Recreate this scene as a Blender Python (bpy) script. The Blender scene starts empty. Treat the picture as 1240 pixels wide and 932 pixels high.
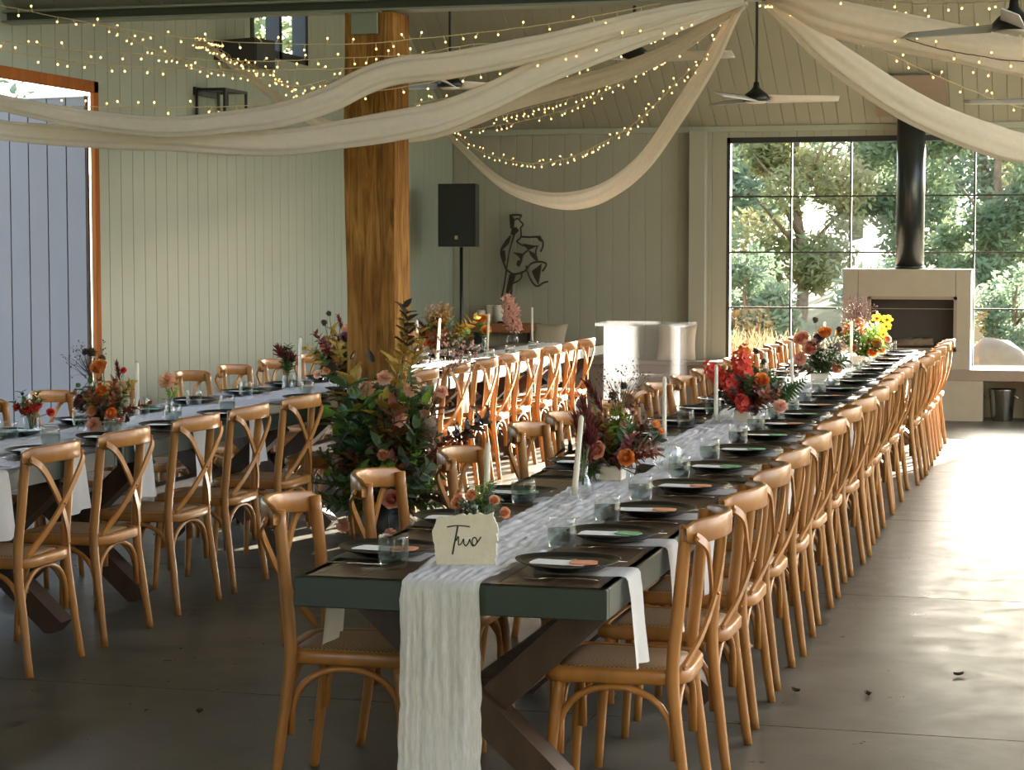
import bpy, math, random
from mathutils import Vector, Matrix, Euler, noise
random.seed(7)
PI = math.pi
SC = bpy.context.scene
COL = SC.collection

# ------------------------------------------------------------------ helpers
def lin(c):
    return tuple(((v/255)/12.92 if v/255 <= .04045 else ((v/255+.055)/1.055)**2.4) for v in c) + (1,)

class MB:
    """collects geometry, builds ONE mesh object"""
    def __init__(s): s.v=[]; s.f=[]; s.m=[]; s.sm=[]
    def add(s, verts, faces, mat=0, smooth=True, M=None):
        o=len(s.v)
        if M is not None: verts=[tuple(M@Vector(p)) for p in verts]
        s.v+= [tuple(p) for p in verts]
        for f in faces:
            s.f.append([i+o for i in f]); s.m.append(mat); s.sm.append(smooth)
        return s
    def box(s, x0,x1,y0,y1,z0,z1, mat=0, bev=0, M=None):
        if bev<=0:
            v=[(x0,y0,z0),(x1,y0,z0),(x1,y1,z0),(x0,y1,z0),(x0,y0,z1),(x1,y0,z1),(x1,y1,z1),(x0,y1,z1)]
            f=[(3,2,1,0),(4,5,6,7),(0,1,5,4),(1,2,6,5),(2,3,7,6),(3,0,4,7)]
            return s.add(v,f,mat,False,M)
        b=min(bev,(x1-x0)/2.01,(y1-y0)/2.01,(z1-z0)/2.01)
        rings=[]
        for (z,i) in ((z0,b),(z0+b,0),(z1-b,0),(z1,b)):
            a,c,d,e=x0+i,x1-i,y0+i,y1-i
            k=b if i==0 else b*.4
            rings.append([(a+k,d,z),(c-k,d,z),(c,d+k,z),(c,e-k,z),(c-k,e,z),(a+k,e,z),(a,e-k,z),(a,d+k,z)])
        v=[p for r in rings for p in r]; f=[tuple(range(7,-1,-1)),tuple(range(24,32))]
        for r in range(3):
            for i in range(8):
                j=(i+1)%8; f.append((r*8+i,r*8+j,r*8+8+j,r*8+8+i))
        return s.add(v,f,mat,False,M)
    def prism(s, poly, z0, z1, mat=0, smooth=False, M=None):
        n=len(poly)
        v=[(x,y,z0) for x,y in poly]+[(x,y,z1) for x,y in poly]
        f=[tuple(range(n-1,-1,-1)),tuple(range(n,2*n))]+[(i,(i+1)%n,n+(i+1)%n,n+i) for i in range(n)]
        return s.add(v,f,mat,smooth,M)
    def lathe(s, prof, n=24, mat=0, M=None, smooth=True, caps=True):
        v=[];f=[]
        for r,z in prof:
            for i in range(n):
                a=2*PI*i/n; v.append((r*math.cos(a),r*math.sin(a),z))
        for k in range(len(prof)-1):
            for i in range(n):
                j=(i+1)%n; f.append((k*n+i,k*n+j,k*n+n+j,k*n+n+i))
        if caps:
            if prof[0][0]>1e-6: f.append(tuple(range(n-1,-1,-1)))
            if prof[-1][0]>1e-6: f.append(tuple(range((len(prof)-1)*n,len(prof)*n)))
        return s.add(v,f,mat,smooth,M)
    def tube(s, pts, rad, n=8, mat=0, M=None, flat=None, caps=True, up0=None):
        """rad: number or list; flat=(a,b) scales the section along the two frame axes"""
        pts=[Vector(p) for p in pts]; N=len(pts)
        R=rad if isinstance(rad,(list,tuple)) else [rad]*N
        v=[];f=[]
        up=None
        for k in range(N):
            t=(pts[min(k+1,N-1)]-pts[max(k-1,0)])
            if t.length<1e-9: t=Vector((0,0,1))
            t.normalize()
            if up is None:
                up=Vector(up0) if up0 else (Vector((0,0,1)) if abs(t.z)<.9 else Vector((0,1,0)))
            a=t.cross(up); 
            if a.length<1e-6: a=t.orthogonal()
            a.normalize(); b=a.cross(t).normalized(); up=b
            fa,fb=flat if flat else (1,1)
            for i in range(n):
                q=2*PI*i/n
                if flat and n==4: q+=PI/4
                v.append(tuple(pts[k]+a*(math.cos(q)*R[k]*fa)+b*(math.sin(q)*R[k]*fb)))
        for k in range(N-1):
            for i in range(n):
                j=(i+1)%n; f.append((k*n+i,k*n+j,k*n+n+j,k*n+n+i))
        if caps: f.append(tuple(range(n-1,-1,-1))); f.append(tuple(range((N-1)*n,N*n)))
        return s.add(v,f,mat,n>4,M)
    def bar(s, p, q, w, h, mat=0, up=(0,0,1)):
        """square bar p->q, w across, h along up"""
        return s.tube([p,q],math.sqrt(.5),4,mat,None,(w,h),True,up)
    def ball(s, c, r, n=10, m=6, mat=0, sc=(1,1,1), M=None):
        v=[(c[0],c[1],c[2]+r*sc[2])]; f=[]
        for k in range(1,m):
            a=PI*k/m
            for i in range(n):
                b=2*PI*i/n; v.append((c[0]+r*sc[0]*math.sin(a)*math.cos(b),c[1]+r*sc[1]*math.sin(a)*math.sin(b),c[2]+r*sc[2]*math.cos(a)))
        v.append((c[0],c[1],c[2]-r*sc[2]))
        for i in range(n):
            j=(i+1)%n
            f.append((0,1+i,1+j)); f.append((len(v)-1,1+(m-2)*n+j,1+(m-2)*n+i))
            for k in range(m-2): f.append((1+k*n+i,1+(k+1)*n+i,1+(k+1)*n+j,1+k*n+j))
        return s.add(v,f,mat,True,M)
    def grid(s, fn, nu, nv, mat=0, M=None, smooth=True):
        v=[fn(i/nu,j/nv) for j in range(nv+1) for i in range(nu+1)]
        f=[(j*(nu+1)+i,j*(nu+1)+i+1,(j+1)*(nu+1)+i+1,(j+1)*(nu+1)+i) for j in range(nv) for i in range(nu)]
        return s.add(v,f,mat,smooth,M)
    def mesh(s, name, mats):
        me=bpy.data.meshes.new(name); me.from_pydata(s.v,[],s.f)
        for m in (mats if isinstance(mats,(list,tuple)) else [mats]): me.materials.append(m)
        me.polygons.foreach_set('material_index',s.m); me.polygons.foreach_set('use_smooth',s.sm)
        me.update(); return me
    def build(s, name, mats, parent=None, loc=None):
        return place(s.mesh(name,mats),name,parent,loc)

def place(me, name, parent=None, loc=None, rot=None, sc=None):
    o=bpy.data.objects.new(name,me); COL.objects.link(o)
    if parent: o.parent=parent
    if loc is not None: o.location=loc
    if rot is not None: o.rotation_euler=rot
    if sc is not None: o.scale=(sc,sc,sc) if isinstance(sc,(int,float)) else sc
    return o
SEEN=set()
def tag(o,label,cat,group=None,share=False):
    n=len(label.replace('-',' ').replace(',',' ').split())
    if not(4<=n<=17): print('LABEL LEN',n,label)
    if label in SEEN and not share: print('DUP LABEL',label)
    SEEN.add(label)
    o['label']=label; o['category']=cat
    if group: o['group']=group
    return o
def empty(name,loc=(0,0,0),rz=0):
    o=bpy.data.objects.new(name,None); COL.objects.link(o); o.location=loc; o.rotation_euler=(0,0,rz); o.empty_display_size=.05
    return o
def thing(name,label,cat,loc=(0,0,0),rz=0,group=None): return tag(empty(name,loc,rz),label,cat,group)
def struct(o,label=None):
    o['kind']='structure'
    if label: o['label']=label
    return o
def dup(root,loc,rz=0,rot=None):
    r=root.copy(); COL.objects.link(r); r.location=loc; r.rotation_euler=rot if rot else (0,0,rz)
    for ch in list(root.children):
        c=ch.copy(); COL.objects.link(c); c.parent=r
        for g in list(ch.children):
            d=g.copy(); COL.objects.link(d); d.parent=c
    return r
ORD='first second third fourth fifth sixth seventh eighth ninth tenth eleventh twelfth thirteenth fourteenth fifteenth sixteenth seventeenth eighteenth nineteenth twentieth'.split()
def smooth_path(pts,n):
    """Catmull-Rom through pts"""
    P=[Vector(p) for p in pts]; P=[P[0]*2-P[1]]+P+[P[-1]*2-P[-2]]
    out=[]
    for k in range(1,len(P)-2):
        a,b,c,d=P[k-1],P[k],P[k+1],P[k+2]
        for i in range(n):
            t=i/n
            out.append(.5*((2*b)+(c-a)*t+(2*a-5*b+4*c-d)*t*t+(3*b-a-3*c+d)*t**3))
    out.append(P[-2]); return out

# ------------------------------------------------------------------ materials
def nodes(name):
    m=bpy.data.materials.new(name); m.use_nodes=True
    nt=m.node_tree; nt.nodes.clear()
    out=nt.nodes.new('ShaderNodeOutputMaterial')
    return m,nt,out
def ramp(nt,src,stops):
    r=nt.nodes.new('ShaderNodeValToRGB'); nt.links.new(src,r.inputs['Fac'])
    el=r.color_ramp.elements
    while len(el)<len(stops): el.new(.5)
    for e,(p,c) in zip(el,stops): e.position=p; e.color=c
    return r.outputs['Color']
def tex(nt,kind='Object',scale=(1,1,1),rot=(0,0,0)):
    t=nt.nodes.new('ShaderNodeTexCoord'); mp=nt.nodes.new('ShaderNodeMapping')
    mp.inputs['Scale'].default_value=scale; mp.inputs['Rotation'].default_value=rot
    nt.links.new(t.outputs[kind],mp.inputs['Vector']); return mp.outputs['Vector']
def noi(nt,vec,scale,detail=4,rough=.55,dist=0):
    n=nt.nodes.new('ShaderNodeTexNoise'); n.inputs['Scale'].default_value=scale; n.inputs['Detail'].default_value=detail
    n.inputs['Roughness'].default_value=rough; n.inputs['Distortion'].default_value=dist
    nt.links.new(vec,n.inputs['Vector']); return n.outputs['Fac']
def mat(name,col,rough=.5,var=.12,scale=6,stretch=(1,1,1),metal=0,bump=0,spec=.5,trans=0,coat=0,rand=0,cols=None,sheen=0,detail=4,dist=0):
    """principled with a noise-varied base colour; trans adds translucency (thin things)"""
    m,nt,out=nodes(name)
    p=nt.nodes.new('ShaderNodeBsdfPrincipled')
    p.inputs['Roughness'].default_value=rough; p.inputs['Metallic'].default_value=metal
    p.inputs['Specular IOR Level'].default_value=spec
    p.inputs['Coat Weight'].default_value=coat; p.inputs['Coat Roughness'].default_value=.15
    c=lin(col)
    v=tex(nt,'Object',stretch)
    f=noi(nt,v,scale,detail,.6,dist)
    stops=[(.3,tuple(x*(1-var) for x in c[:3])+(1,)),(.7,tuple(min(1,x*(1+var)) for x in c[:3])+(1,))] if not cols else [(q,lin(k)) for q,k in cols]
    colr=ramp(nt,f,stops)
    if rand:
        oi=nt.nodes.new('ShaderNodeObjectInfo'); hs=nt.nodes.new('ShaderNodeHueSaturation')
        mr=nt.nodes.new('ShaderNodeMapRange'); mr.inputs['To Min'].default_value=1-rand; mr.inputs['To Max'].default_value=1+rand
        nt.links.new(oi.outputs['Random'],mr.inputs['Value']); nt.links.new(mr.outputs['Result'],hs.inputs['Value'])
        nt.links.new(colr,hs.inputs['Color']); colr=hs.outputs['Color']
    nt.links.new(colr,p.inputs['Base Color'])
    if bump:
        b=nt.nodes.new('ShaderNodeBump'); b.inputs['Strength'].default_value=bump; b.inputs['Distance'].default_value=.01
        nt.links.new(f,b.inputs['Height']); nt.links.new(b.outputs['Normal'],p.inputs['Normal'])
    sh=p.outputs['BSDF']
    if trans:
        t=nt.nodes.new('ShaderNodeBsdfTranslucent'); nt.links.new(colr,t.inputs['Color'])
        mx=nt.nodes.new('ShaderNodeMixShader'); mx.inputs['Fac'].default_value=trans
        nt.links.new(sh,mx.inputs[1]); nt.links.new(t.outputs['BSDF'],mx.inputs[2]); sh=mx.outputs['Shader']
    nt.links.new(sh,out.inputs['Surface']); return m
def fabric(name,col,clear,trans,weave=0,scale=120,var=.06):
    """cloth: diffuse + translucent, with an open weave that lets part of the light straight through"""
    m,nt,out=nodes(name)
    d=nt.nodes.new('ShaderNodeBsdfDiffuse'); t=nt.nodes.new('ShaderNodeBsdfTranslucent'); tr=nt.nodes.new('ShaderNodeBsdfTransparent')
    v=tex(nt); f=noi(nt,v,25,3)
    c=lin(col); cr=ramp(nt,f,[(.3,tuple(x*(1-var) for x in c[:3])+(1,)),(.7,c)])
    nt.links.new(cr,d.inputs['Color']); nt.links.new(cr,t.inputs['Color'])
    a=nt.nodes.new('ShaderNodeMixShader'); a.inputs['Fac'].default_value=trans
    nt.links.new(d.outputs[0],a.inputs[1]); nt.links.new(t.outputs[0],a.inputs[2])
    b=nt.nodes.new('ShaderNodeMixShader'); b.inputs['Fac'].default_value=clear
    if weave:
        vv=tex(nt,'Object',(weave,3,3)); g=noi(nt,vv,8,5,.7)
        mr=nt.nodes.new('ShaderNodeMapRange'); mr.inputs['From Min'].default_value=.3; mr.inputs['From Max'].default_value=.7
        mr.inputs['To Min'].default_value=max(0,clear-.12); mr.inputs['To Max'].default_value=min(1,clear+.12)
        nt.links.new(g,mr.inputs['Value']); nt.links.new(mr.outputs['Result'],b.inputs['Fac'])
    nt.links.new(a.outputs[0],b.inputs[1]); nt.links.new(tr.outputs[0],b.inputs[2])
    nt.links.new(b.outputs[0],out.inputs['Surface']); return m
def glass(name,tint=(250,252,250),refl=.10,edge=.55,rough=.02):
    """thin clear glass: see-through with a fresnel-weighted sheen"""
    m,nt,out=nodes(name)
    tr=nt.nodes.new('ShaderNodeBsdfTransparent'); tr.inputs['Color'].default_value=lin(tint)
    g=nt.nodes.new('ShaderNodeBsdfGlossy'); g.inputs['Roughness'].default_value=rough
    lw=nt.nodes.new('ShaderNodeLayerWeight'); lw.inputs['Blend'].default_value=.35
    mr=nt.nodes.new('ShaderNodeMapRange'); mr.inputs['To Min'].default_value=refl; mr.inputs['To Max'].default_value=edge
    nt.links.new(lw.outputs['Facing'],mr.inputs['Value'])
    mx=nt.nodes.new('ShaderNodeMixShader'); nt.links.new(mr.outputs['Result'],mx.inputs['Fac'])
    nt.links.new(tr.outputs[0],mx.inputs[1]); nt.links.new(g.outputs[0],mx.inputs[2])
    nt.links.new(mx.outputs[0],out.inputs['Surface']); return m
def emit(name,col,st):
    m,nt,out=nodes(name); e=nt.nodes.new('ShaderNodeEmission'); e.inputs['Color'].default_value=lin(col); e.inputs['Strength'].default_value=st
    nt.links.new(e.outputs[0],out.inputs['Surface']); m.cycles.emission_sampling='NONE'; return m

M={}
M['wall']=mat('sage_wall_paint',(150,154,138),.55,.03,1.5)
M['backwall']=mat('grey_wall_paint',(150,147,132),.6,.03,1.5)
M['ceiling']=mat('ceiling_boards',(150,147,132),.55,.04,1.2)
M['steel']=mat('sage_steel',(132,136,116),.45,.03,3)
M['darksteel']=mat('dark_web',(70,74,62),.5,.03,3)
M['leafdoor']=mat('exterior_boards',(124,118,116),.7,.04,2,spec=.2)
M['redwood']=mat('red_timber',(156,88,36),.7,.18,3,(6,6,.6),bump=.1,spec=.15)
M['chair']=mat('honey_beech',(164,110,54),.38,.16,5,(3,3,.8),spec=.4,coat=.15,rand=.10,bump=.03)
M['rattan']=None
M['bolt']=mat('brass_bolt',(150,110,60),.3,.05,3,metal=.8)
M['plank']=None
M['green']=mat('green_paint',(44,53,42),.42,.10,7,bump=.04)
M['trestle']=mat('dark_trestle_timber',(66,46,31),.55,.30,4,(4,4,1.2),bump=.25)
M['black']=mat('black_glaze',(24,23,22),.24,.25,9,spec=.5,bump=.05)
M['napkin']=mat('white_linen',(226,222,216),.85,.03,40,trans=.25)
M['card']=mat('white_card',(232,230,228),.8,.02,10)
M['peach']=mat('peach_card',(222,150,110),.8,.08,20)
M['mint']=mat('green_card',(120,170,120),.8,.15,30)
M['fork']=mat('champagne_steel',(190,175,150),.22,.04,5,metal=1)
M['paper']=mat('handmade_paper',(222,214,196),.9,.06,28,bump=.25,trans=.1)
M['ink']=mat('black_ink',(18,17,17),.5,.05,3)
M['gauze']=fabric('cheesecloth',(250,249,252),.22,.22,30,var=.03)
M['drape']=fabric('voile',(240,230,214),.10,.42)
M['glass']=glass('clear_glass',(252,253,252),.03,.32)
M['window']=glass('window_glass',(252,253,252),.03,.25,.01)
M['acrylic']=fabric('frosted_acrylic',(244,246,248),.955,.45)
M['water']=glass('water',(214,220,218),.006,.10,.0)
M['wax']=mat('ivory_wax',(240,232,214),.5,.03,5,trans=.2)
M['wick']=mat('wick',(40,34,30),.9,.1,5)
M['frame']=mat('black_frame',(34,37,34),.45,.06,4)
M['blackmetal']=mat('matt_black_metal',(26,27,26),.42,.08,5)
M['flue']=mat('flue_metal',(40,44,42),.3,.06,3,metal=.3)
M['stucco']=mat('fireplace_panel',(158,146,130),.7,.05,6)
M['bench']=mat('bench_panel',(140,122,108),.7,.05,5)
M['firebox']=mat('firebox_soot',(38,34,31),.6,.2,8)
M['steelbright']=mat('brushed_steel',(170,165,155),.25,.08,4,(1,1,8),metal=1)
M['cushion']=mat('oatmeal_linen',(186,170,148),.9,.08,60,bump=.1)
M['shelfwood']=mat('shelf_timber',(140,88,50),.5,.2,3,(.6,6,6))
M['bronze']=mat('dark_bronze',(58,46,38),.5,.2,12,metal=.4)
M['whiteblade']=mat('pale_blade',(206,200,188),.4,.03,3)
M['wire']=mat('clear_wire',(206,184,140),.5,.05,6)
M['darkwire']=mat('dark_wire',(70,58,40),.5,.05,6)
M['bulb']=emit('warm_bulb',(255,206,130),1.4)
M['filament']=emit('filament',(255,190,110),1)
M['stem']=mat('green_stem',(92,112,58),.6,.15,10)
M['brownstem']=mat('brown_stem',(96,66,44),.7,.2,10)
M['leaf']=mat('green_leaf',(74,98,52),.5,.25,14,trans=.3)
M['darkleaf']=mat('dark_leaf',(62,52,40),.5,.3,12,trans=.2)
M['eucalyptus']=mat('eucalyptus_leaf',(118,134,112),.6,.15,10,trans=.3)
M['yellowleaf']=mat('yellow_leaf',(184,150,66),.6,.25,12,trans=.35)
M['lime']=mat('lime_leaf',(134,170,70),.5,.2,12,trans=.35)
M['rust']=mat('rust_leaf',(138,74,40),.6,.3,16,trans=.25)
M['rose_pink']=mat('pink_petal',(232,168,140),.6,.12,14,trans=.25,cols=[(.3,(236,168,142)),(.7,(246,206,182))])
M['rose_orange']=mat('orange_petal',(240,160,84),.6,.12,14,trans=.25,cols=[(.3,(236,138,62)),(.7,(246,184,112))])
M['peach_petal']=mat('peach_petal',(246,200,164),.6,.1,18,trans=.3)
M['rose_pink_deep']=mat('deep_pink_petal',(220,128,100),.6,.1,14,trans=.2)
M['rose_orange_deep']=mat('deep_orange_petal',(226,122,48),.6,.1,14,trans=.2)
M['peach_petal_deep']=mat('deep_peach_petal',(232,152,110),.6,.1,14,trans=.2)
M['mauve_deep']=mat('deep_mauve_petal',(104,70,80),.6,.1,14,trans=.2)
M['orange']=mat('bright_orange_petal',(228,118,42),.6,.15,18,trans=.25)
M['red']=mat('coral_red_petal',(222,78,62),.6,.2,18,trans=.3)
M['mauve']=mat('mauve_petal',(140,98,104),.6,.2,14,trans=.2)
M['wine']=mat('wine_bract',(116,52,50),.55,.25,12,trans=.2)
M['pinkdry']=mat('dried_pink',(226,176,160),.8,.12,18,trans=.3)
M['thistle']=mat('thistle_brown',(62,52,34),.9,.3,40)
M['banksia']=mat('banksia_fuzz',(156,132,112),.95,.25,60,bump=.5)
M['white_petal']=mat('white_petal',(240,236,226),.6,.06,14,trans=.3)
M['pansy']=mat('yellow_petal',(240,180,50),.6,.15,14,trans=.3)
M['vase']=mat('pale_ceramic',(214,206,190),.4,.06,9)
M['blackpot']=mat('black_pot',(24,24,24),.4,.1,8)
M['bark']=mat('bark',(110,92,74),.9,.3,14,bump=.4)
M['grass']=mat('lawn',(74,78,46),.95,.25,5)
M['rock']=mat('sandstone',(92,84,74),.9,.18,4,bump=.5)
M['canes']=mat('dry_canes',(176,160,126),.85,.2,8,(8,8,.5))
M['foliage1']=mat('foliage_green',(104,134,70),.55,.35,.6,trans=.5,cols=[(.3,(92,112,82)),(.6,(130,144,106)),(.8,(166,164,126))])
M['foliage2']=mat('foliage_pale',(140,160,120),.55,.3,.7,trans=.5,cols=[(.3,(78,102,82)),(.7,(128,142,112))])
M['foliage3']=mat('foliage_autumn',(180,160,90),.55,.3,.8,trans=.5,cols=[(.3,(104,122,76)),(.6,(158,152,108)),(.85,(188,170,148))])
M['deadleaf']=mat('dead_leaf',(70,52,34),.8,.2,20)

def _rattan():
    m,nt,out=nodes('woven_rattan'); p=nt.nodes.new('ShaderNodeBsdfPrincipled'); p.inputs['Roughness'].default_value=.6
    v=tex(nt,'Object',(95,95,95))
    ch=nt.nodes.new('ShaderNodeTexChecker'); ch.inputs['Scale'].default_value=1.6
    ch.inputs['Color1'].default_value=lin((176,140,98)); ch.inputs['Color2'].default_value=lin((96,70,46))
    nt.links.new(v,ch.inputs['Vector']); nt.links.new(ch.outputs['Color'],p.inputs['Base Color'])
    b=nt.nodes.new('ShaderNodeBump'); b.inputs['Strength'].default_value=.5; b.inputs['Distance'].default_value=.003
    nt.links.new(ch.outputs['Fac'],b.inputs['Height']); nt.links.new(b.outputs['Normal'],p.inputs['Normal'])
    nt.links.new(p.outputs[0],out.inputs['Surface']); return m
M['rattan']=_rattan()
def _plank():
    m,nt,out=nodes('stained_planks'); p=nt.nodes.new('ShaderNodeBsdfPrincipled'); p.inputs['Roughness'].default_value=.3
    p.inputs['Coat Weight'].default_value=.35; p.inputs['Coat Roughness'].default_value=.18
    v=tex(nt,'Object',(9,.9,1)); f=noi(nt,v,3,6,.65,.6)
    c=ramp(nt,f,[(.25,lin((54,40,32))),(.55,lin((92,70,54))),(.8,lin((118,94,74)))])
    nt.links.new(c,p.inputs['Base Color'])
    b=nt.nodes.new('ShaderNodeBump'); b.inputs['Strength'].default_value=.15; b.inputs['Distance'].default_value=.004
    nt.links.new(f,b.inputs['Height']); nt.links.new(b.outputs['Normal'],p.inputs['Normal'])
    nt.links.new(p.outputs[0],out.inputs['Surface']); return m
M['plank']=_plank()
def _post():
    m,nt,out=nodes('old_hewn_timber'); p=nt.nodes.new('ShaderNodeBsdfPrincipled'); p.inputs['Roughness'].default_value=.9; p.inputs['Specular IOR Level'].default_value=.12
    v=tex(nt,'Object',(7,7,.55)); f=noi(nt,v,3.2,8,.62,1.4)
    v2=tex(nt,'Object',(1.4,1.4,.8)); g=noi(nt,v2,2.5,3,.5)
    c=ramp(nt,f,[(.26,lin((58,38,18))),(.40,lin((128,88,42))),(.58,lin((168,120,60))),(.85,lin((196,150,86)))])
    mx=nt.nodes.new('ShaderNodeMix'); mx.data_type='RGBA'; mx.blend_type='MULTIPLY'; mx.inputs['Factor'].default_value=.7
    nt.links.new(c,mx.inputs['A']); nt.links.new(ramp(nt,g,[(.35,lin((170,140,110))),(.65,(1,1,1,1))]),mx.inputs['B'])
    nt.links.new(mx.outputs['Result'],p.inputs['Base Color'])
    b=nt.nodes.new('ShaderNodeBump'); b.inputs['Strength'].default_value=.6; b.inputs['Distance'].default_value=.02
    nt.links.new(f,b.inputs['Height']); nt.links.new(b.outputs['Normal'],p.inputs['Normal'])
    nt.links.new(p.outputs[0],out.inputs['Surface']); return m
M['post']=_post()
def _floor():
    m,nt,out=nodes('polished_concrete'); p=nt.nodes.new('ShaderNodeBsdfPrincipled'); p.inputs['Specular IOR Level'].default_value=.15
    v=tex(nt); f=noi(nt,v,.8,8,.65,.4); g=noi(nt,v,6,6,.7,.2)
    c=ramp(nt,f,[(.3,lin((72,69,62))),(.5,lin((96,92,82))),(.72,lin((120,115,103)))])
    mx=nt.nodes.new('ShaderNodeMix'); mx.data_type='RGBA'; mx.blend_type='MULTIPLY'; mx.inputs['Factor'].default_value=.8
    nt.links.new(c,mx.inputs['A']); nt.links.new(ramp(nt,g,[(.32,lin((178,174,168))),(.62,(1,1,1,1))]),mx.inputs['B'])
    nt.links.new(mx.outputs['Result'],p.inputs['Base Color'])
    mr=nt.nodes.new('ShaderNodeMapRange'); mr.inputs['From Min'].default_value=.3; mr.inputs['From Max'].default_value=.7
    mr.inputs['To Min'].default_value=.26; mr.inputs['To Max'].default_value=.44
    nt.links.new(g,mr.inputs['Value']); nt.links.new(mr.outputs['Result'],p.inputs['Roughness'])
    b=nt.nodes.new('ShaderNodeBump'); b.inputs['Strength'].default_value=.05; b.inputs['Distance'].default_value=.01
    nt.links.new(g,b.inputs['Height']); nt.links.new(b.outputs['Normal'],p.inputs['Normal'])
    nt.links.new(p.outputs[0],out.inputs['Surface']); return m
M['floor']=_floor()

# ------------------------------------------------------------------ room shell
XL,XR,YB=-6.14,3.2,20.25          # left wall, right wall, back (window) wall
YV=11.05                           # valley beam between the two roofs
ZE=2.84                            # eave height at the back wall
TAN=.60
RID=(YV+.25+YB)/2; ZR=ZE+(YB-RID)*TAN
R2Y=5.6; Z2=3.07+(YV-R2Y)*TAN
def ztop(y):
    if y>=RID: return ZE+(YB-y)*TAN
    if y>=YV: return 3.07+(ZR-3.07)*(y-YV)/(RID-YV)
    if y>=R2Y: return 3.07+(YV-y)*TAN
    return max(2.9,Z2-(R2Y-y)*TAN)

fl=MB()
cuts_y=[-1.5,1.4,4.15,6.9,9.65,12.4,15.15,17.9,21]; cuts_x=[-9,-6.2,-1.57,4]
for i in range(len(cuts_x)-1):
    for j in range(len(cuts_y)-1):
        fl.box(cuts_x[i]+.004,cuts_x[i+1]-.004,cuts_y[j]+.004,cuts_y[j+1]-.004,-.12,0)
fl.box(-9,4,-1.5,21,-.16,-.006)
struct(fl.build('floor',M['floor']),'polished grey brown concrete floor with saw-cut joints')

def boards(mb,axis,pos,a0,a1,pitch,zfun0,zfun1,face,holes=(),depth=.006,g=.006):
    """vertical boards on the plane axis=pos, running a0..a1; face=+1/-1 towards the room"""
    cuts=[a0]; a=a0
    while a<a1-1e-4: a=min(a+pitch,a1); cuts.append(a)
    for h in holes: cuts+= [h[0],h[1]]
    cuts=sorted(set(round(c,4) for c in cuts if a0-1e-6<=c<=a1+1e-6))
    grid0=[a0+k*pitch for k in range(int((a1-a0)/pitch)+2)]
    for c,d in zip(cuts,cuts[1:]):
        if d-c<1e-3: continue
        mid=(c+d)/2; iv=[(None,None)]
        segs=[('lo','hi')]
        hs=sorted([h for h in holes if h[0]<=mid<=h[1]],key=lambda h:h[2])
        spans=[];lo=None
        for h in hs: spans.append((lo,h[2])); lo=h[3]
        spans.append((lo,None))
        gc=g if any(abs(c-q)<1e-3 for q in grid0) else 0
        gd=g if any(abs(d-q)<1e-3 for q in grid0) else 0
        for z0,z1 in spans:
            def Z(y,w): 
                if w==0: return zfun0(y) if z0 is None else z0
                return zfun1(y) if z1 is None else z1
            if Z(mid,1)-Z(mid,0)<.01: continue
            prof=[(c,-depth if gc else 0),(c+gc,0),(d-gd,0),(d,-depth if gd else 0)]
            v=[]
            for y,off in prof:
                for w in (0,1):
                    z=Z(y,w); p=pos+off*face
                    v.append((p,y,z) if axis=='x' else (y,p,z))
            f=[(0,2,3,1),(2,4,5,3),(4,6,7,5)]
            if (face<0)==(axis=='x'): f=[q[::-1] for q in f]
            mb.add(v,f,0,False)
# left wall with door opening and gable window
DY0,DY1,DZ=8.8,12.20,2.735
WY0,WY1,WZ0,WZ1=14.82,16.05,3.17,4.3
m=MB()
boards(m,'x',XL,-.6,YB,.18,lambda y:0,ztop,1,[(DY0,DY1,-.1,DZ),(WY0,WY1,WZ0,WZ1)])
for (a,b,z0,z1) in ((-.6,DY0,0,None),(DY0,DY1,DZ,None),(DY1,WY0,0,None),(WY0,WY1,0,WZ0),(WY0,WY1,WZ1,None),(WY1,YB+.2,0,None)):
    ys=sorted(set([a,b]+[q for q in (R2Y,YV,RID) if a<q<b]))
    for c,d in zip(ys,ys[1:]):
        za,zb=(z1,z1) if z1 else (ztop(c),ztop(min(d,YB)))
        m.add([(XL-.05,c,z0),(XL-.05,d,z0),(XL-.05,d,zb),(XL-.05,c,za),(XL-.008,c,z0),(XL-.008,d,z0),(XL-.008,d,zb),(XL-.008,c,za)],
              [(0,1,2,3),(7,6,5,4),(0,4,5,1),(1,5,6,2),(2,6,7,3),(3,7,4,0)],0,False)
struct(m.build('wall_left',M['wall']),'sage painted vertical board wall at left with gable')
# back wall with big window
BX0,BX1,BZ0,BZ1=-3.27,.39,.46,2.75
m=MB()
boards(m,'y',YB,XL,XR,.17,lambda x:0,lambda x:ZE,-1,[(BX0,BX1,BZ0,BZ1)])
for (a,b,z0,z1) in ((XL-.18,BX0,0,ZE+.1),(BX0,BX1,0,BZ0),(BX0,BX1,BZ1,ZE+.1),(BX1,XR+.2,0,ZE+.1)):
    m.box(a,b,YB+.008,YB+.18,z0,z1)
struct(m.build('wall_back',M['backwall']),'grey vertical board wall at far end around the window')
# right wall (out of frame): slim piers, bays widened for daylight, unseen fin walls added to block low sun
m=MB()
for a,b in ((-.6,5.4),(7.0,7.25),(10.9,11.2),(14.6,14.85),(18.6,YB)): m.box(XR,XR+.18,a,b,0,3.0)
for y in (7.25,11.2,14.85,18.6): m.box(XR+.18,XR+1.75,y-.18,y,0,3.0)
m.box(XR,XR+.18,-.6,YB,2.86,3.04)
struct(m.build('wall_right',M['wall']),'sage wall of open bays at right with added sun-blocking fins')
m=MB(); m.box(XL-.18,-4.6,-.78,-.6,0,3.4); m.box(-4.6,-3.4,-.78,-.6,2.3,3.4); m.box(-3.4,XR+.18,-.78,-.6,0,3.4)  # unseen doorway gap put in to let some cool fill reach the front
struct(m.build('wall_front',M['wall']),'sage wall behind the camera with opening added for front light')
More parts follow.
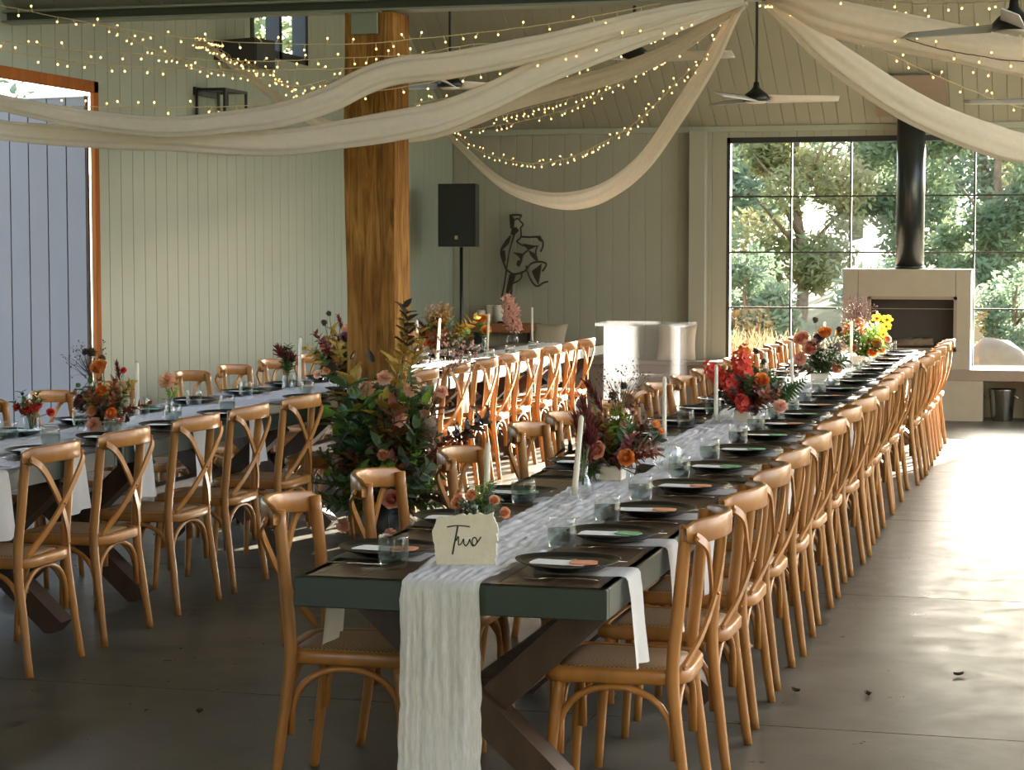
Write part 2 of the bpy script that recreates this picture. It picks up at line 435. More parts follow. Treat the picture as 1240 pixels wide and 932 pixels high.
# ceilings: boards running up the slope
def slope(mb,y0,y1,pitch,x0,x1):
    z0,z1=ztop(y0),ztop(y1)
    x=x0
    n=Vector((0,-(z1-z0),(y1-y0))).normalized()
    off=n*.008; g=.005
    while x<x1-1e-3:
        e=min(x+pitch,x1)
        v=[]
        for (xx,o) in ((x,1),(x+g,0),(e-g,0),(e,1)):
            v.append((xx,y0+off.y*o,z0+off.z*o)); v.append((xx,y1+off.y*o,z1+off.z*o))
        f=[(0,1,3,2),(2,3,5,4),(4,5,7,6)]
        if n.z<0: f=[q[::-1] for q in f]
        mb.add(v,f,0,False); x=e
    t=.14
    mb.add([(x0,y0,z0+.01),(x1,y0,z0+.01),(x1,y1,z1+.01),(x0,y1,z1+.01),(x0,y0,z0+t),(x1,y0,z0+t),(x1,y1,z1+t),(x0,y1,z1+t)],
           [(3,2,1,0),(4,5,6,7),(0,1,5,4),(1,2,6,5),(2,3,7,6),(3,0,4,7)],0,False)
m=MB()
slope(m,RID,YB+.2,.135,XL-.2,XR+.2); slope(m,YV,RID,.135,XL-.2,XR+.2)
slope(m,R2Y,YV,.135,XL-.2,XR+.2); slope(m,-.7,R2Y,.135,XL-.2,XR+.2)
struct(m.build('ceiling',M['ceiling']),'sloping boarded ceiling rising to two ridges')
# valley beam: small I section along X
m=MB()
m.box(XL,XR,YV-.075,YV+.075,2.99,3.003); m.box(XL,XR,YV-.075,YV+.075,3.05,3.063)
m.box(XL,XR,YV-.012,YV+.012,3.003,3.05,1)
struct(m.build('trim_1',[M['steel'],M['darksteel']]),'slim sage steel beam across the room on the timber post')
# eave trim at back wall and column left of the window
m=MB(); m.box(XL,XR,YB-.05,YB,ZE-.035,ZE+.02); struct(m.build('trim_2',M['wall']),'cornice strip along the top of the back wall')
m=MB(); m.box(-3.63,-3.46,YB-.14,YB-.002,0,ZE-.02,0,.006); struct(m.build('trim_3',M['backwall']),'pale square pilaster left of the big window')
m=MB(); m.box(XL,XL+.03,11.9,YB,0,.11); struct(m.build('baseboard_left',M['wall']))
# large window
wroot=empty('window_1',(0,YB+.05,0)); struct(wroot,'large black framed grid window behind the fireplace')
m=MB()
for a,b,c,d in ((BX0,BX0+.035,BZ0,BZ1),(BX1-.035,BX1,BZ0,BZ1),(BX0,BX1,BZ1-.055,BZ1),(BX0,BX1,BZ0,BZ0+.035)): m.box(a,b,-.04,.06,c,d)
m.build('window_frame',M['frame'],wroot)
m=MB()
xs=[-2.625,-2.035,-1.44,-.838,-.245]; zs=[1.05,1.605,2.16]
for x in xs: m.box(x-.008,x+.008,-.02,.03,BZ0,BZ1)
for z in zs: m.box(BX0,BX1,-.018,.028,z-.008,z+.008)
m.build('glazing_bar',M['frame'],wroot)
m=MB(); m.box(BX0+.02,BX1-.02,.004,.008,BZ0+.02,BZ1-.03); m.build('window_pane',M['window'],wroot)
m=MB(); m.box(BX0-.02,BX1+.02,-.12,.0,BZ0-.035,BZ0); m.build('window_sill',M['backwall'],wroot)
# gable window
w2=empty('window_2',(XL-.06,0,0)); struct(w2,'small high window in the left gable wall')
m=MB()
for a,b,c,d in ((WY0,WY0+.06,WZ0,WZ1),(WY1-.06,WY1,WZ0,WZ1),((WY0+WY1)/2-.03,(WY0+WY1)/2+.03,WZ0,WZ1),(WY0,WY1,WZ0,WZ0+.06),(WY0,WY1,WZ1-.06,WZ1)): m.box(-.05,.07,a,b,c,d)
m.build('window_frame',M['frame'],w2)
m=MB(); m.box(0,.004,WY0+.03,WY1-.03,WZ0+.03,WZ1-.03); m.build('window_pane',M['window'],w2)
# left doorway: timber lining and outward-swung leaf
d=empty('door_1',(XL,DY1,0)); struct(d,'tall boarded door leaf swung outward in red timber frame')
m=MB()
m.box(-.012,.014,-.065,.0,0,DZ,0,.003); m.box(-.012,.014,DY0-DY1,DY0-DY1+.065,0,DZ,0,.003); m.box(-.012,.014,DY0-DY1,0,DZ-.075,DZ,0,.003)
m.build('door_frame',M['redwood'],d)
ang=math.atan2(.17,-.985)
lf=MB(); W=1.75
k=0
x=-.02
while x<W-.001:
    e=min(x+.155,W); lf.box(x+.005,e-.005,-.022,.022,.03,DZ-.10); x=e
lf.box(-.02,W,-.012,.012,.03,DZ-.10)
o=lf.build('door_leaf',M['leafdoor'],d,(-.075,-.03,0)); o.rotation_euler=(0,0,ang)
m=MB(); m.box(-.02,W,-.03,.03,DZ-.10,DZ-.09); o2=m.build('top_cap',M['vase'],o)

# ------------------------------------------------------------------ timber post
pt=thing('timber_post','thick rough-sawn timber post rising to the steel beam','post',(-3.83,11.14,0))
def postgeo():
    mb=MB(); rnd=random.Random(3); n=9; H=26; w=.148
    per=[]
    for side in range(4):
        for i in range(n):
            t=-1+2*i/n
            p={0:(t,-1),1:(1,t),2:(-t,1),3:(-1,-t)}[side]; per.append(p)
    v=[];f=[];N=len(per)
    for k in range(H+1):
        z=2.985*k/H
        for (px,py) in per:
            q=noise.noise(Vector((px*1.3,py*1.3,z*1.1)))*.012+noise.noise(Vector((px*5,py*5,z*.8+9)))*.004
            c=.97 if abs(px)==1 and abs(py)==1 else 1
            v.append(((px*c)*(w+q),(py*c)*(w+q),z))
    for k in range(H):
        for i in range(N):
            j=(i+1)%N; f.append((k*N+i,k*N+j,k*N+N+j,k*N+N+i))
    f.append(tuple(range(N-1,-1,-1))); f.append(tuple(range(H*N,H*N+N)))
    return mb.add(v,f,0,False)
postgeo().build('post_shaft',M['post'],pt)
m=MB(); m.box(-.10,.06,-.175,-.158,2.86,2.985,0,.003); m.box(-.12,.08,-.175,.17,2.978,2.988)
m.build('bracket',M['steel'],pt)

# ------------------------------------------------------------------ chairs
def chair_parts():
    P=[]
    S=.455
    # seat outline (trapezoid with round corners, deeper round at the rear)
    def outline(inset):
        pts=[]
        base=[(-.205,.20,.07),(.205,.20,.07),(.185,-.225,.10),(-.185,-.225,.10)]
        n=len(base)
        for i,(x,y,r) in enumerate(base):
            p=Vector((x,y)); a=Vector(base[i-1][:2]); b=Vector(base[(i+1)%n][:2])
            da=(a-p).normalized(); db=(b-p).normalized()
            A=p+da*r; B=p+db*r
            for k in range(7):
                t=k/6; q=A*(1-t)**2+p*2*t*(1-t)+B*t*t
                pts.append(q)
        c=Vector((0,-.01)); out=[]
        for q in pts:
            d=(q-c); out.append(tuple(c+d*(1-inset/d.length)))
        return out[::-1]
    o0=outline(0); o1=outline(.006); o2=outline(.045)
    mb=MB(); n=len(o0)
    rings=[(o1,S-.042),(o0,S-.036),(o0,S-.008),(o1,S),(outline(.036),S),(o2,S-.004),(o2,S-.03)]
    v=[(x,y,z) for o,z in rings for x,y in o]; f=[]
    for k in range(len(rings)-1):
        for i in range(n):
            j=(i+1)%n; f.append((k*n+i,k*n+j,k*n+n+j,k*n+n+i))
    k=len(rings)-1
    for i in range(n):
        j=(i+1)%n; f.append((k*n+i,k*n+j,j,i))
    mb.add(v,f); P.append(('seat_frame',mb,'chair'))
    mb=MB(); o3=outline(.046); rr=[(o3,S-.012),(o3,S-.002),(outline(.08),S+.004),(outline(.13),S+.006)]
    v=[(x,y,z) for o,z in rr for x,y in o]; f=[tuple(range(n-1,-1,-1))]
    for k in range(3):
        for i in range(n):
            j=(i+1)%n; f.append((k*n+i,k*n+j,k*n+n+j,k*n+n+i))
    f.append(tuple(range(3*n,4*n))); mb.add(v,f); P.append(('seat',mb,'rattan'))
    for s in (-1,1):
        path=smooth_path([(s*.215,-.232,0),(s*.205,-.205,.2),(s*.196,-.178,.44),(s*.189,-.194,.65),(s*.184,-.214,.872)],5)
        mb=MB(); mb.tube(path,[.0145+.0045*min(1,i/10) for i in range(len(path))],10); P.append(('rear_leg',mb,'chair'))
        path=[(s*.200,.185,0),(s*.190,.170,.25),(s*.180,.150,.42)]
        mb=MB(); mb.tube(smooth_path(path,4),[.0135,.0142,.015,.016,.017,.0175,.018,.0185,.019],10); P.append(('front_leg',mb,'chair'))
    # top rail: bowed bent board outside the stiles
    mb=MB(); NX=16; prof=[(0,-.030),(.004,-.034),(.018,-.034),(.022,-.030),(.023,0),(.022,.028),(.017,.034),(.005,.034),(0,.028)]
    v=[];f=[]; L=len(prof)
    for i in range(NX+1):
        x=-.222+.444*i/NX
        y=-.318+2.0*x*x; zc=.850+.012*(1-(x/.222)**2)
        e=1-.45*max(0,(abs(x)-.19)/.032)**2
        sl=math.atan(2*2.0*x)
        for (d_,h) in prof:
            v.append((x+math.sin(sl)*d_*-1*-1*0 - math.sin(sl)*d_,y+math.cos(sl)*d_,zc+h*e))
    for i in range(NX):
        for k in range(L):
            j=(k+1)%L; f.append((i*L+k,i*L+j,(i+1)*L+j,(i+1)*L+k))
    f.append(tuple(range(L))); f.append(tuple(range((NX+1)*L-1,NX*L-1,-1)))
    mb.add(v,[q[::-1] for q in f]); P.append(('top_rail',mb,'chair'))
    for s in (-1,1):
        a=-.010 if s>0 else .004
        path=smooth_path([(s*.205,-.244+a*.3,.845),(s*.168,-.270+a*.4,.812),(s*.100,-.272+a,.755),(0,-.264+a,.652),(-s*.10,-.238+a,.55),(-s*.172,-.205,.462)],5)
        mb=MB()
        vv=[];ff=[]
        for k,p in enumerate(path):
            t=(path[min(k+1,len(path)-1)]-path[max(k-1,0)]).normalized()
            nrm=Vector((0,1,0)); side=t.cross(nrm).normalized(); nn=side.cross(t).normalized()
            w=.0135*(1 if 0<k<len(path)-1 else .8); h=.0045
            for (aa,bb) in ((-1,-1),(1,-1),(1,1),(-1,1)): vv.append(tuple(p+side*w*aa+nn*h*bb))
        for k in range(len(path)-1):
            for i in range(4):
                j=(i+1)%4; ff.append((k*4+i,k*4+j,k*4+4+j,k*4+4+i))
        ff.append((3,2,1,0)); q=(len(path)-1)*4; ff.append((q,q+1,q+2,q+3))
        mb.add(vv,ff,0,False)
        for p in (path[0]+Vector((0,-.005,-.006)),path[-1]+Vector((0,-.004,.008))): mb.ball(p,.0065,8,5,1)
        if s>0: mb.ball(path[15]+Vector((0,-.006,0)),.0055,8,5,1)
        P.append(('cross_brace',mb,['chair','bolt']))
    # hoops below the seat
    def hoop(p,q,top):
        p=Vector(p);q=Vector(q); out=[]
        for k in range(15):
            a=PI*k/14; c=(p+q)/2-(q-p)/2*math.cos(a)
            s_=math.sin(a)**.62; c.z=p.z+(top-p.z)*s_; out.append(c)
        mb=MB(); mb.tube(out,.0105,8); return mb
    for s in (-1,1): P.append(('hoop_brace',hoop((s*.186,-.180,.20),(s*.176,.158,.20),.404),'chair'))
    P.append(('hoop_brace',hoop((-.172,.150,.20),(.172,.150,.20),.404),'chair'))
    P.append(('hoop_brace',hoop((-.182,-.186,.20),(.182,-.186,.20),.404),'chair'))
    return [(n_,mb.mesh(n_,[M[k] for k in (mm if isinstance(mm,list) else [mm])])) for n_,mb,mm in P]
CH=chair_parts()
def chair(x,y,rz,label,group):
    t=thing('cross_back_chair',label,'chair',(x,y,0),rz,group)
    for n_,me in CH: place(me,n_,t)
    return t
rj=random.Random(11)
T2R=[5.75,6.40,7.05,7.68,8.33,9.05,9.75,10.40,11.10,11.80,12.45,13.10,13.75,14.45,15.10,15.80,16.50,17.15]
T2L=[5.78,6.48,7.30,8.42,9.02,9.75,10.45,11.12,11.80,12.47,13.10,13.75,14.50,15.15,15.80,16.50,17.15]
T1R=[7.14,7.78,8.52,9.12,9.84,10.95]
T3R=[12.13,12.83,13.44,14.06,14.68,15.30,15.90,16.55]
T1L=[9.00,9.66,10.40,11.45,12.12,12.80,13.5,14.2,14.85,15.5,16.2]
for i,y in enumerate(T2R):
    x=-.94-.285+(.06 if y>14 else 0)+rj.uniform(-.012,.012)
    chair(x,y,PI/2+rj.uniform(-.05,.05)+(.03 if i==0 else 0),f'wooden cross-back chair, {ORD[i]} from near end along right side of front table','chairs on the right of the front table')
for i,y in enumerate(T2L):
    x=-2.26+.285+(-.07 if i==0 else -.03 if i==1 else .03 if i==2 else 0)+(.05 if i>4 else 0)+rj.uniform(-.012,.012)
    chair(x,y,-PI/2+rj.uniform(-.05,.05)+(.02 if i==0 else 0),f'wooden cross-back chair, {ORD[i]} from near end along left side of front table','chairs on the left of the front table')
for i,y in enumerate(T1R):
    x=-3.75-.285+(-.05 if i==5 else 0)
    l=f'wooden cross-back chair, {ORD[i]} from photo left along near side of left table' if i<5 else 'wooden cross-back chair half hidden behind the timber post at left table'
    chair(x,y,PI/2+rj.uniform(-.05,.05),l,'chairs on the near side of the left table')
for i,y in enumerate(T3R):
    chair(-3.82-.27+rj.uniform(-.012,.012),y,PI/2+rj.uniform(-.05,.05),f'sunlit wooden cross-back chair, {ORD[i]} past the timber post at far left table','sunlit chairs beyond the post')
for i,y in enumerate(T1L):
    chair(-5.20+.27,y,-PI/2+rj.uniform(-.08,.08),f'wooden cross-back chair, {ORD[i]} from photo left along wall side of left table','chairs along the wall side of the left table')

# ------------------------------------------------------------------ tables
TZ=.76
def table(x0,x1,y0,y1,label,group):
    cx=(x0+x1)/2
    t=thing('trestle_table',label,'table',(cx,y0,0),0,group)
    w=(x1-x0)/2; L=y1-y0
    mb=MB(); n=6; bw=(2*w-.10)/n
    for k in range(n): mb.box(-w+.05+k*bw+.0015,-w+.05+(k+1)*bw-.0015,.05,L-.05,TZ-.03,TZ-.0005)
    for a,b in ((0,.05),(L-.05,L)): mb.box(-w+.008,w-.008,a+.008,b-.008 if b==L else b,TZ-.03,TZ)
    mb.box(-w+.008,-w+.05,.05,L-.05,TZ-.03,TZ); mb.box(w-.05,w-.008,.05,L-.05,TZ-.03,TZ)
    mb.build('table_top',M['plank'],t)
    mb=MB()
    mb.box(-w,w,0,.03,TZ-.082,TZ,0,.003); mb.box(-w,w,L-.03,L,TZ-.082,TZ,0,.003)
    mb.box(-w,-w+.03,.03,L-.03,TZ-.082,TZ,0,.003); mb.box(w-.03,w,.03,L-.03,TZ-.082,TZ,0,.003)
    mb.build('apron',M['green'],t)
    for yy in (.38,L-.38):
        for s in (-1,1):
            mb=MB(); mb.bar((-s*(w-.08),yy+s*.02,.015),(s*(w-.08),yy+s*.02,TZ-.085),.09,.11,0,(0,1,0))
            mb.build('trestle_leg',M['trestle'],t)
        mb=MB(); mb.box(-w+.06,w-.06,yy-.05,yy+.05,TZ-.13,TZ-.031,0,.004); mb.build('cross_bearer',M['trestle'],t)
    mb=MB(); mb.box(-.04,.04,.38,L-.38,.32,.43,0,.004); mb.build('stretcher',M['trestle'],t)
    return t
NAMES=['near-end','second','third','fourth','far-end']
for i in range(5):
    y0=5.10+i*2.535
    table(-2.0,-1.13,y0,y0+2.49,['dark green trestle table at the near end holding the paper sign','dark green trestle table second along the front row',
      'dark green trestle table midway along the front row','dark green trestle table fourth along the front row','dark green trestle table nearest the fireplace'][i],'front row of trestle tables')
LT=[5.74+i*2.525 for i in range(5)]
for i,y0 in enumerate(LT):
    table(-4.94,-4.06,y0,y0+2.48,['trestle table at the left frame edge','trestle table beside the timber post in left row','trestle table just past the timber post in left row','trestle table fourth along the left row','trestle table at far end of left row'][i],'left row of trestle tables')

# cheesecloth runners
def runner(x,y0,y1,width,label,hang):
    mb=MB(); rnd=random.Random(int(x*100)); nu=36
    prof=[]
    if hang:
        k=0
        for z in [.012+ (TZ-.03)*q/26 for q in range(27)]: prof.append((y0-.014,z,'h'))
        prof.append((y0-.010,TZ-.008,'h')); prof.append((y0-.002,TZ+.004,'h'))
    n=int((y1-y0)/.018)
    for q in range(n+1): prof.append((y0+.012+(y1-y0-.012)*q/n,TZ,'t'))
    def fn(u,v):
        i=round(v*(len(prof)-1)); y,z,k=prof[i]
        s=i*.05
        if k=='h':
            w=width*(.70+.12*(TZ-z)); e=1
            ox=(u-.5)*w+.012*noise.noise(Vector((z*2,u*1.5,1)))
            fold=(.014*noise.noise(Vector((u*11,z*1.2,5)))+.009*noise.noise(Vector((u*27,z*2.2,9))))*min(1,(TZ-z)*6+.15)+.004*noise.noise(Vector((z*14,u*16,3)))
            edge=.006*noise.noise(Vector((z*22,u*3,7)))
            return (x+ox+edge,y-.011+fold-.006*(TZ-z),z)
        d=min(1,(y-y0)/.5)
        w=width*(.70+.34*d+.10*noise.noise(Vector((y*1.1,0,x))))
        c=.02*noise.noise(Vector((y*1.0,3,x)))
        h=.0035+.011*abs(noise.noise(Vector((u*8+1.5*noise.noise(Vector((y*3,u,0))),y*7.5,x))))*min(1,d*2+.3)+.007*abs(noise.noise(Vector((u*20,y*19,2))))+.004*math.sin(u*34+3*noise.noise(Vector((y*4,u*2,8))))**2
        return (x+c*d+(u-.5)*w+.010*noise.noise(Vector((y*20,round(u),4))),y,TZ+h)
    mb.grid(fn,nu,len(prof)-1)
    o=mb.build('table_runner',M['gauze']); tag(o,label,'runner','cheesecloth table runners'); return o
runner(-1.58,5.10,17.6,.30,'crinkled white cheesecloth runner hanging off the near end of front table',True)
runner(-4.52,5.8,18.2,.30,'crinkled white cheesecloth runner along the left row of tables',False)

# ------------------------------------------------------------------ place settings
def plate_mesh():
    mb=MB(); n=36; prof=[(.0,.0),(.075,.0),(.10,.006),(.125,.020),(.143,.027),(.147,.0285),(.146,.0265),(.13,.0205),(.105,.0165),(.08,.0155),(0,.0155)]
    v=[];f=[]
    for r,z in prof:
        for i in range(n):
            a=2*PI*i/n; q=1+.012*math.sin(3*a+.7)*(r/.147)+.006*math.sin(7*a)*(r/.147)
            v.append((r*q*math.cos(a),r*q*math.sin(a),z+(.002*math.sin(2*a+1))*(r/.147)*(z>0.01)))
    for k in range(len(prof)-1):
        for i in range(n):
            j=(i+1)%n; f.append((k*n+i,k*n+j,k*n+n+j,k*n+n+i))
    return mb.add(v,[q[::-1] for q in f]).mesh('plate',M['black'])
PLATE=plate_mesh()
def tumbler_meshes():
    mb=MB(); prof=[(.0,0),(.026,0),(.034,.006),(.0385,.022),(.040,.045),(.0385,.075),(.0365,.088),(.0345,.088),(.0365,.074),(.0378,.045),(.036,.024),(.030,.013),(0,.012)]
    mb.lathe(prof,28,caps=False); g=mb.mesh('tumbler',M['glass'])
    mb=MB(); mb.lathe([(0,.014),(.029,.014),(.0352,.025),(.0370,.045),(.0364,.056),(0,.056)],28,caps=False)
    return g,mb.mesh('water',M['water'])
TUM,WAT=tumbler_meshes()
def sheet(mb,w,h,t=.0012,M_=None,mat=0):
    mb.box(-w/2,w/2,-h/2,h/2,0,t,mat,0,M_); return mb
CARD=sheet(MB(),.085,.16).mesh('menu_card',M['card'])
def torn(mname):
    mb=MB(); rnd=random.Random(5); pts=[]
    for i in range(22):
        a=2*PI*i/22; rx=.038/max(abs(math.cos(a)),abs(math.sin(a))*.9); pts.append((min(rx,.047)*math.cos(a)*(1+rnd.uniform(-.05,.05)),min(rx,.045)*.8*math.sin(a)*(1+rnd.uniform(-.05,.05))))
    return mb.prism(pts,0,.0035).mesh('place_card',M[mname])
TORN={'peach':torn('peach'),'mint':torn('mint')}
def fork_mesh():
    mb=MB()
    path=smooth_path([(0,-.10,.004),(0,-.05,.0075),(0,0,.006),(0,.035,.006),(0,.06,.004)],4)
    mb.tube(path,[.0045]*5+[.003]*9+[.006,.008,.009],6,flat=(1,.35))
    for k in range(4):
        x=-.0085+.0057*k; mb.tube(smooth_path([(x,.055,.0045),(x,.075,.003),(x,.098,.006)],3),.0014,5)
    return mb.mesh('fork',M['fork'])
def knife_mesh():
    mb=MB(); mb.tube([(0,-.11,.004),(0,-.03,.004),(0,-.005,.004)],[.005,.006,.004],6,flat=(1,.45))
    mb.prism([(-.004,-.005),(.007,-.005),(.008,.07),(.003,.105),(-.004,.10)],.003,.0052)
    return mb.mesh('knife',M['fork'])
FORK,KNIFE=fork_mesh(),knife_mesh()
def napkin_mesh(drop,seed):
    """cloth strip: lies flat below the plate then falls over the table edge; local +X points to the edge, edge at x=0"""
    mb=MB(); rnd=random.Random(seed); w=.165
    prof=[(-.26,.0015),(-.2,.0015),(-.14,.0015),(-.08,.002),(-.03,.003),(-.008,.004),(.006,.001),(.012,-.008),(.014,-.03)]
    k=10
    for i in range(1,k+1): prof.append((.016+.01*i/k,-.03-(drop-.03)*i/k))
    def fn(u,v):
        i=round(v*(len(prof)-1)); x,z=prof[i]
        d=max(0,-z)/drop
        ww=w*(1+.30*d)
        y=(u-.5)*ww+.01*d*math.sin(seed)+.006*d*noise.noise(Vector((u*2,seed,z*3)))
        x2=x+d*(.010*math.sin(u*9+seed)+.006)
        return (x2+.002,y,z+.0012*(1-d)*math.sin(u*3)+(.006*d*math.sin(u*4+seed)))
    mb.grid(fn,12,len(prof)-1)
    me=mb.mesh('napkin',M['napkin']); return me
NAP=[napkin_mesh(.25,1),napkin_mesh(.265,2.3),napkin_mesh(.235,4.1)]
def setting(i,x,y,edge,side,where,grp,detail,rn,glass_off,cardcol):
    """side=+1: diner sits at +X of the plate"""
    z=TZ+.001
    o=place(NAP[i%3],'napkin',None,(edge,y+rn.uniform(-.015,.015)-.02*side*0,z),(0,0,0 if side>0 else PI)); tag(o,f'white linen napkin falling over edge, {ORD[i]} {where}','napkin','napkins '+grp)
    zz=z+.0045
    p=place(PLATE,'dinner_plate',None,(x,y,zz),(0,0,rn.uniform(0,6))); tag(p,f'black dinner plate, {ORD[i]} {where}','plate','plates '+grp)
    c=place(CARD,'menu_card',None,(x-.028,y+.004,zz+.0172),(0,0,PI/2+rn.uniform(-.12,.12))); tag(c,f'white menu card on black plate, {ORD[i]} {where}','card','menu cards '+grp)
    q=place(TORN[cardcol],'place_card',None,(x+.042,y+.002,zz+.0187),(0,0,rn.uniform(-.3,.3)))
    tag(q,f'{"peach" if cardcol=="peach" else "green"} place card on black plate, {ORD[i]} {where}','card','place cards '+grp)
    if detail:
        a=place(FORK,'fork',None,(x+.02*side,y-.168*side,z+.001),(0,0,-PI/2*side*-1+rn.uniform(-.08,.08))); tag(a,f'champagne fork beside plate, {ORD[i]} {where}','cutlery','forks '+grp)
        a=place(KNIFE,'knife',None,(x+.02*side,y+.168*side,z+.001),(0,0,PI/2*side+rn.uniform(-.08,.08))); tag(a,f'champagne knife beside plate, {ORD[i]} {where}','cutlery','knives '+grp)
    g=thing('tumbler',f'water tumbler beyond plate, {ORD[i]} {where}','glass',(x+glass_off[0],y+glass_off[1],TZ+.003),0,'tumblers '+grp)
    place(TUM,'glass_body',g,None,None,1.1); place(WAT,'water',g,None,None,1.1)
rn=random.Random(21)
P2R=[5.38,5.97,6.55,7.25,7.93,8.64,9.32,9.96,10.55,11.20,11.90,12.55,13.28,13.99,14.65,15.30,15.95,16.60,17.2]
for i,y in enumerate(P2R):
    setting(i,-1.30,y,-1.13,1,'from near end on right of front table','right of the front table',i<9,rn,(-.10+rn.uniform(-.015,.015),.36+rn.uniform(-.02,.02) if i<18 else .2),['peach','mint','peach','peach','mint','mint','mint'][i%7])
P2L=[5.50,6.20,6.90,7.95,8.62,9.30,9.99,10.79,11.45,12.1,12.8,13.5,14.2,14.9,15.6,16.3,17.0]
for i,y in enumerate(P2L):
    setting(i,-1.86,y,-2.0,-1,'from near end on left of front table','left of the front table',i<6,rn,(.085,-.20+rn.uniform(-.02,.02)),['peach','mint','mint'][i%3])
P1R=[6.55,7.15,7.80,8.45,9.10,9.80,11.0,11.7,12.3,12.95,13.6,14.3,14.95,15.6,16.3]
for i,y in enumerate(P1R):
    setting(i,-4.22,y,-4.06,1,'from photo left on near side of left table','near side of the left table',i<5,rn,(-.10,.27+rn.uniform(-.02,.02)),['mint','peach','mint'][i%3])
P1L=[8.55,9.25,9.95,10.60,11.35,12.05,12.75,13.4,14.1,14.8,15.5,16.2]
for i,y in enumerate(P1L):
    setting(i,-4.76,y,-4.94,-1,'from photo left on wall side of left table','wall side of the left table',i<4,rn,(.10,-.22+rn.uniform(-.02,.02)),['mint','peach'][i%2])

# ------------------------------------------------------------------ paper sign
def sign():
    mb=MB(); rnd=random.Random(9); pts=[]
    w,h=.092,.130
    def edge(p,q,n,amp):
        for k in range(n):
            t=k/n; x=p[0]+(q[0]-p[0])*t; z=p[1]+(q[1]-p[1])*t
            pts.append((x+rnd.uniform(-amp,amp),z+rnd.uniform(-amp,amp)))
    edge((-w+.012,.0),(w-.006,0),10,.0012); edge((w-.006,0),(w-.002,.095),12,.003); edge((w-.002,.095),(w-.016,h),5,.002)
    edge((w-.016,h),(-.01,h-.006),9,.003); edge((-.01,h-.006),(-w+.012,h-.012),6,.003); edge((-w+.012,h-.012),(-w-.002,.085),5,.002); edge((-w-.002,.085),(-w+.012,0),10,.002)
    t=.006
    n=len(pts)
    v=[(x,-t/2,z) for x,z in pts]+[(x*1.0+.004*rnd.random(),t/2,z+.003*rnd.random()) for x,z in pts]
    f=[tuple(range(n)),tuple(range(2*n-1,n-1,-1))]+[(i,n+i,n+(i+1)%n,(i+1)%n) for i in range(n)]
    mb.add(v,f,0,False)
    th=thing('table_sign','torn-edge handmade paper sign lettered Two on the near runner','sign',(-1.592,5.36,TZ+.008),math.radians(8)); th.scale=(1,1,1.12)
    o=mb.build('paper_card',M['paper'],th); o.rotation_euler=(math.radians(-9),0,0)
    mb=MB(); mb.box(-.05,.05,.018,.045,-.004,.002,0,.001); mb.bar((0,.02,.001),(0,.006,.07),.03,.003,0,(0,1,0)); mb.build('card_stand',M['card'],th)
    ink=MB(); s=.001
    def stroke(pl,r=.0021):
        ink.tube(smooth_path([(x,-t/2-.0006,z) for x,z in pl],5),r,6,flat=(1,1))
    stroke([(-.052,.094),(-.030,.0975),(-.005,.0975),(.012,.0955)],.0018)
    stroke([(-.022,.096),(-.026,.075),(-.031,.050),(-.035,.026)],.0024)
    stroke([(-.026,.060),(-.020,.071),(-.019,.060),(-.018,.050),(-.010,.055),(-.004,.068),(-.004,.055),(.002,.048),(.009,.056),(.013,.068)],.0017)
    stroke([(.013,.068),(.014,.060),(.020,.049),(.028,.050),(.033,.060),(.028,.069),(.021,.066),(.020,.056),(.026,.049),(.036,.060),(.044,.071)],.0017)
    ink.build('lettering',M['ink'],o)
sign()

# ------------------------------------------------------------------ candles
def candle_set(x,y,h,tilt,lab):
    th=thing('taper_candle',lab,'candle',(x,y,TZ+.006),0,'taper candles on the tables')
    mb=MB(); prof=[(0,0),(.030,0),(.032,.004),(.028,.010),(.018,.018),(.016,.03),(.021,.045),(.020,.05),(.0115,.05),(.0115,.02),(0,.02)]
    mb.lathe(prof,20,caps=False); mb.build('candle_holder',M['glass'],th)
    mb=MB(); mb.lathe([(.0105,.021),(.0105,.06),(.0095,h-.01),(.0075,h-.002),(.002,h+.004)],14); mb.tube([(0,0,h),(0.001,0,h+.012)],.0012,5,1)
    o=mb.build('candle',[M['wax'],M['wick']],th); o.rotation_euler=(0,tilt,0)
CAND=[(-1.80,6.30,.25,.03,'ivory taper candle behind the paper sign'),(-1.635,6.84,.30,.09,'ivory taper candle beside the dark protea bud vase'),
 (-1.66,10.0,.30,0,'ivory taper candle in front of the red flowers'),(-1.60,11.3,.30,0,'ivory taper candle right behind the red flower arrangement'),(-1.57,12.3,.32,-.05,'ivory taper candle left of the pink rose arrangement'),
 (-1.50,15.1,.34,0,'ivory taper candle before the farthest bouquet on front table'),(-1.46,16.9,.36,-.03,'ivory taper candle beside the yellow pansies'),(-1.8,16.0,.3,0,'ivory taper candle behind the farthest bouquet of front table'),
 (-1.73,9.0,.30,0,'ivory taper candle at left between bouquets on front table'),
 (-4.50,8.82,.29,.02,'ivory taper candle in front of the orange bouquet'),(-4.60,9.55,.29,.0,'ivory taper candle right of the orange bouquet'),(-4.60,11.85,.32,.03,'ivory taper candle beside the red protea vase'),
 (-4.76,14.75,.33,0,'ivory taper candle nearest the post on far left table'),(-4.63,14.85,.34,.06,'ivory taper candle leaning before the yellow bouquet'),(-4.66,16.35,.33,.05,'ivory taper candle behind the yellow bouquet'),(-4.66,17.85,.34,0,'ivory taper candle before the dried pink spray')]
for c in CAND: candle_set(*c)

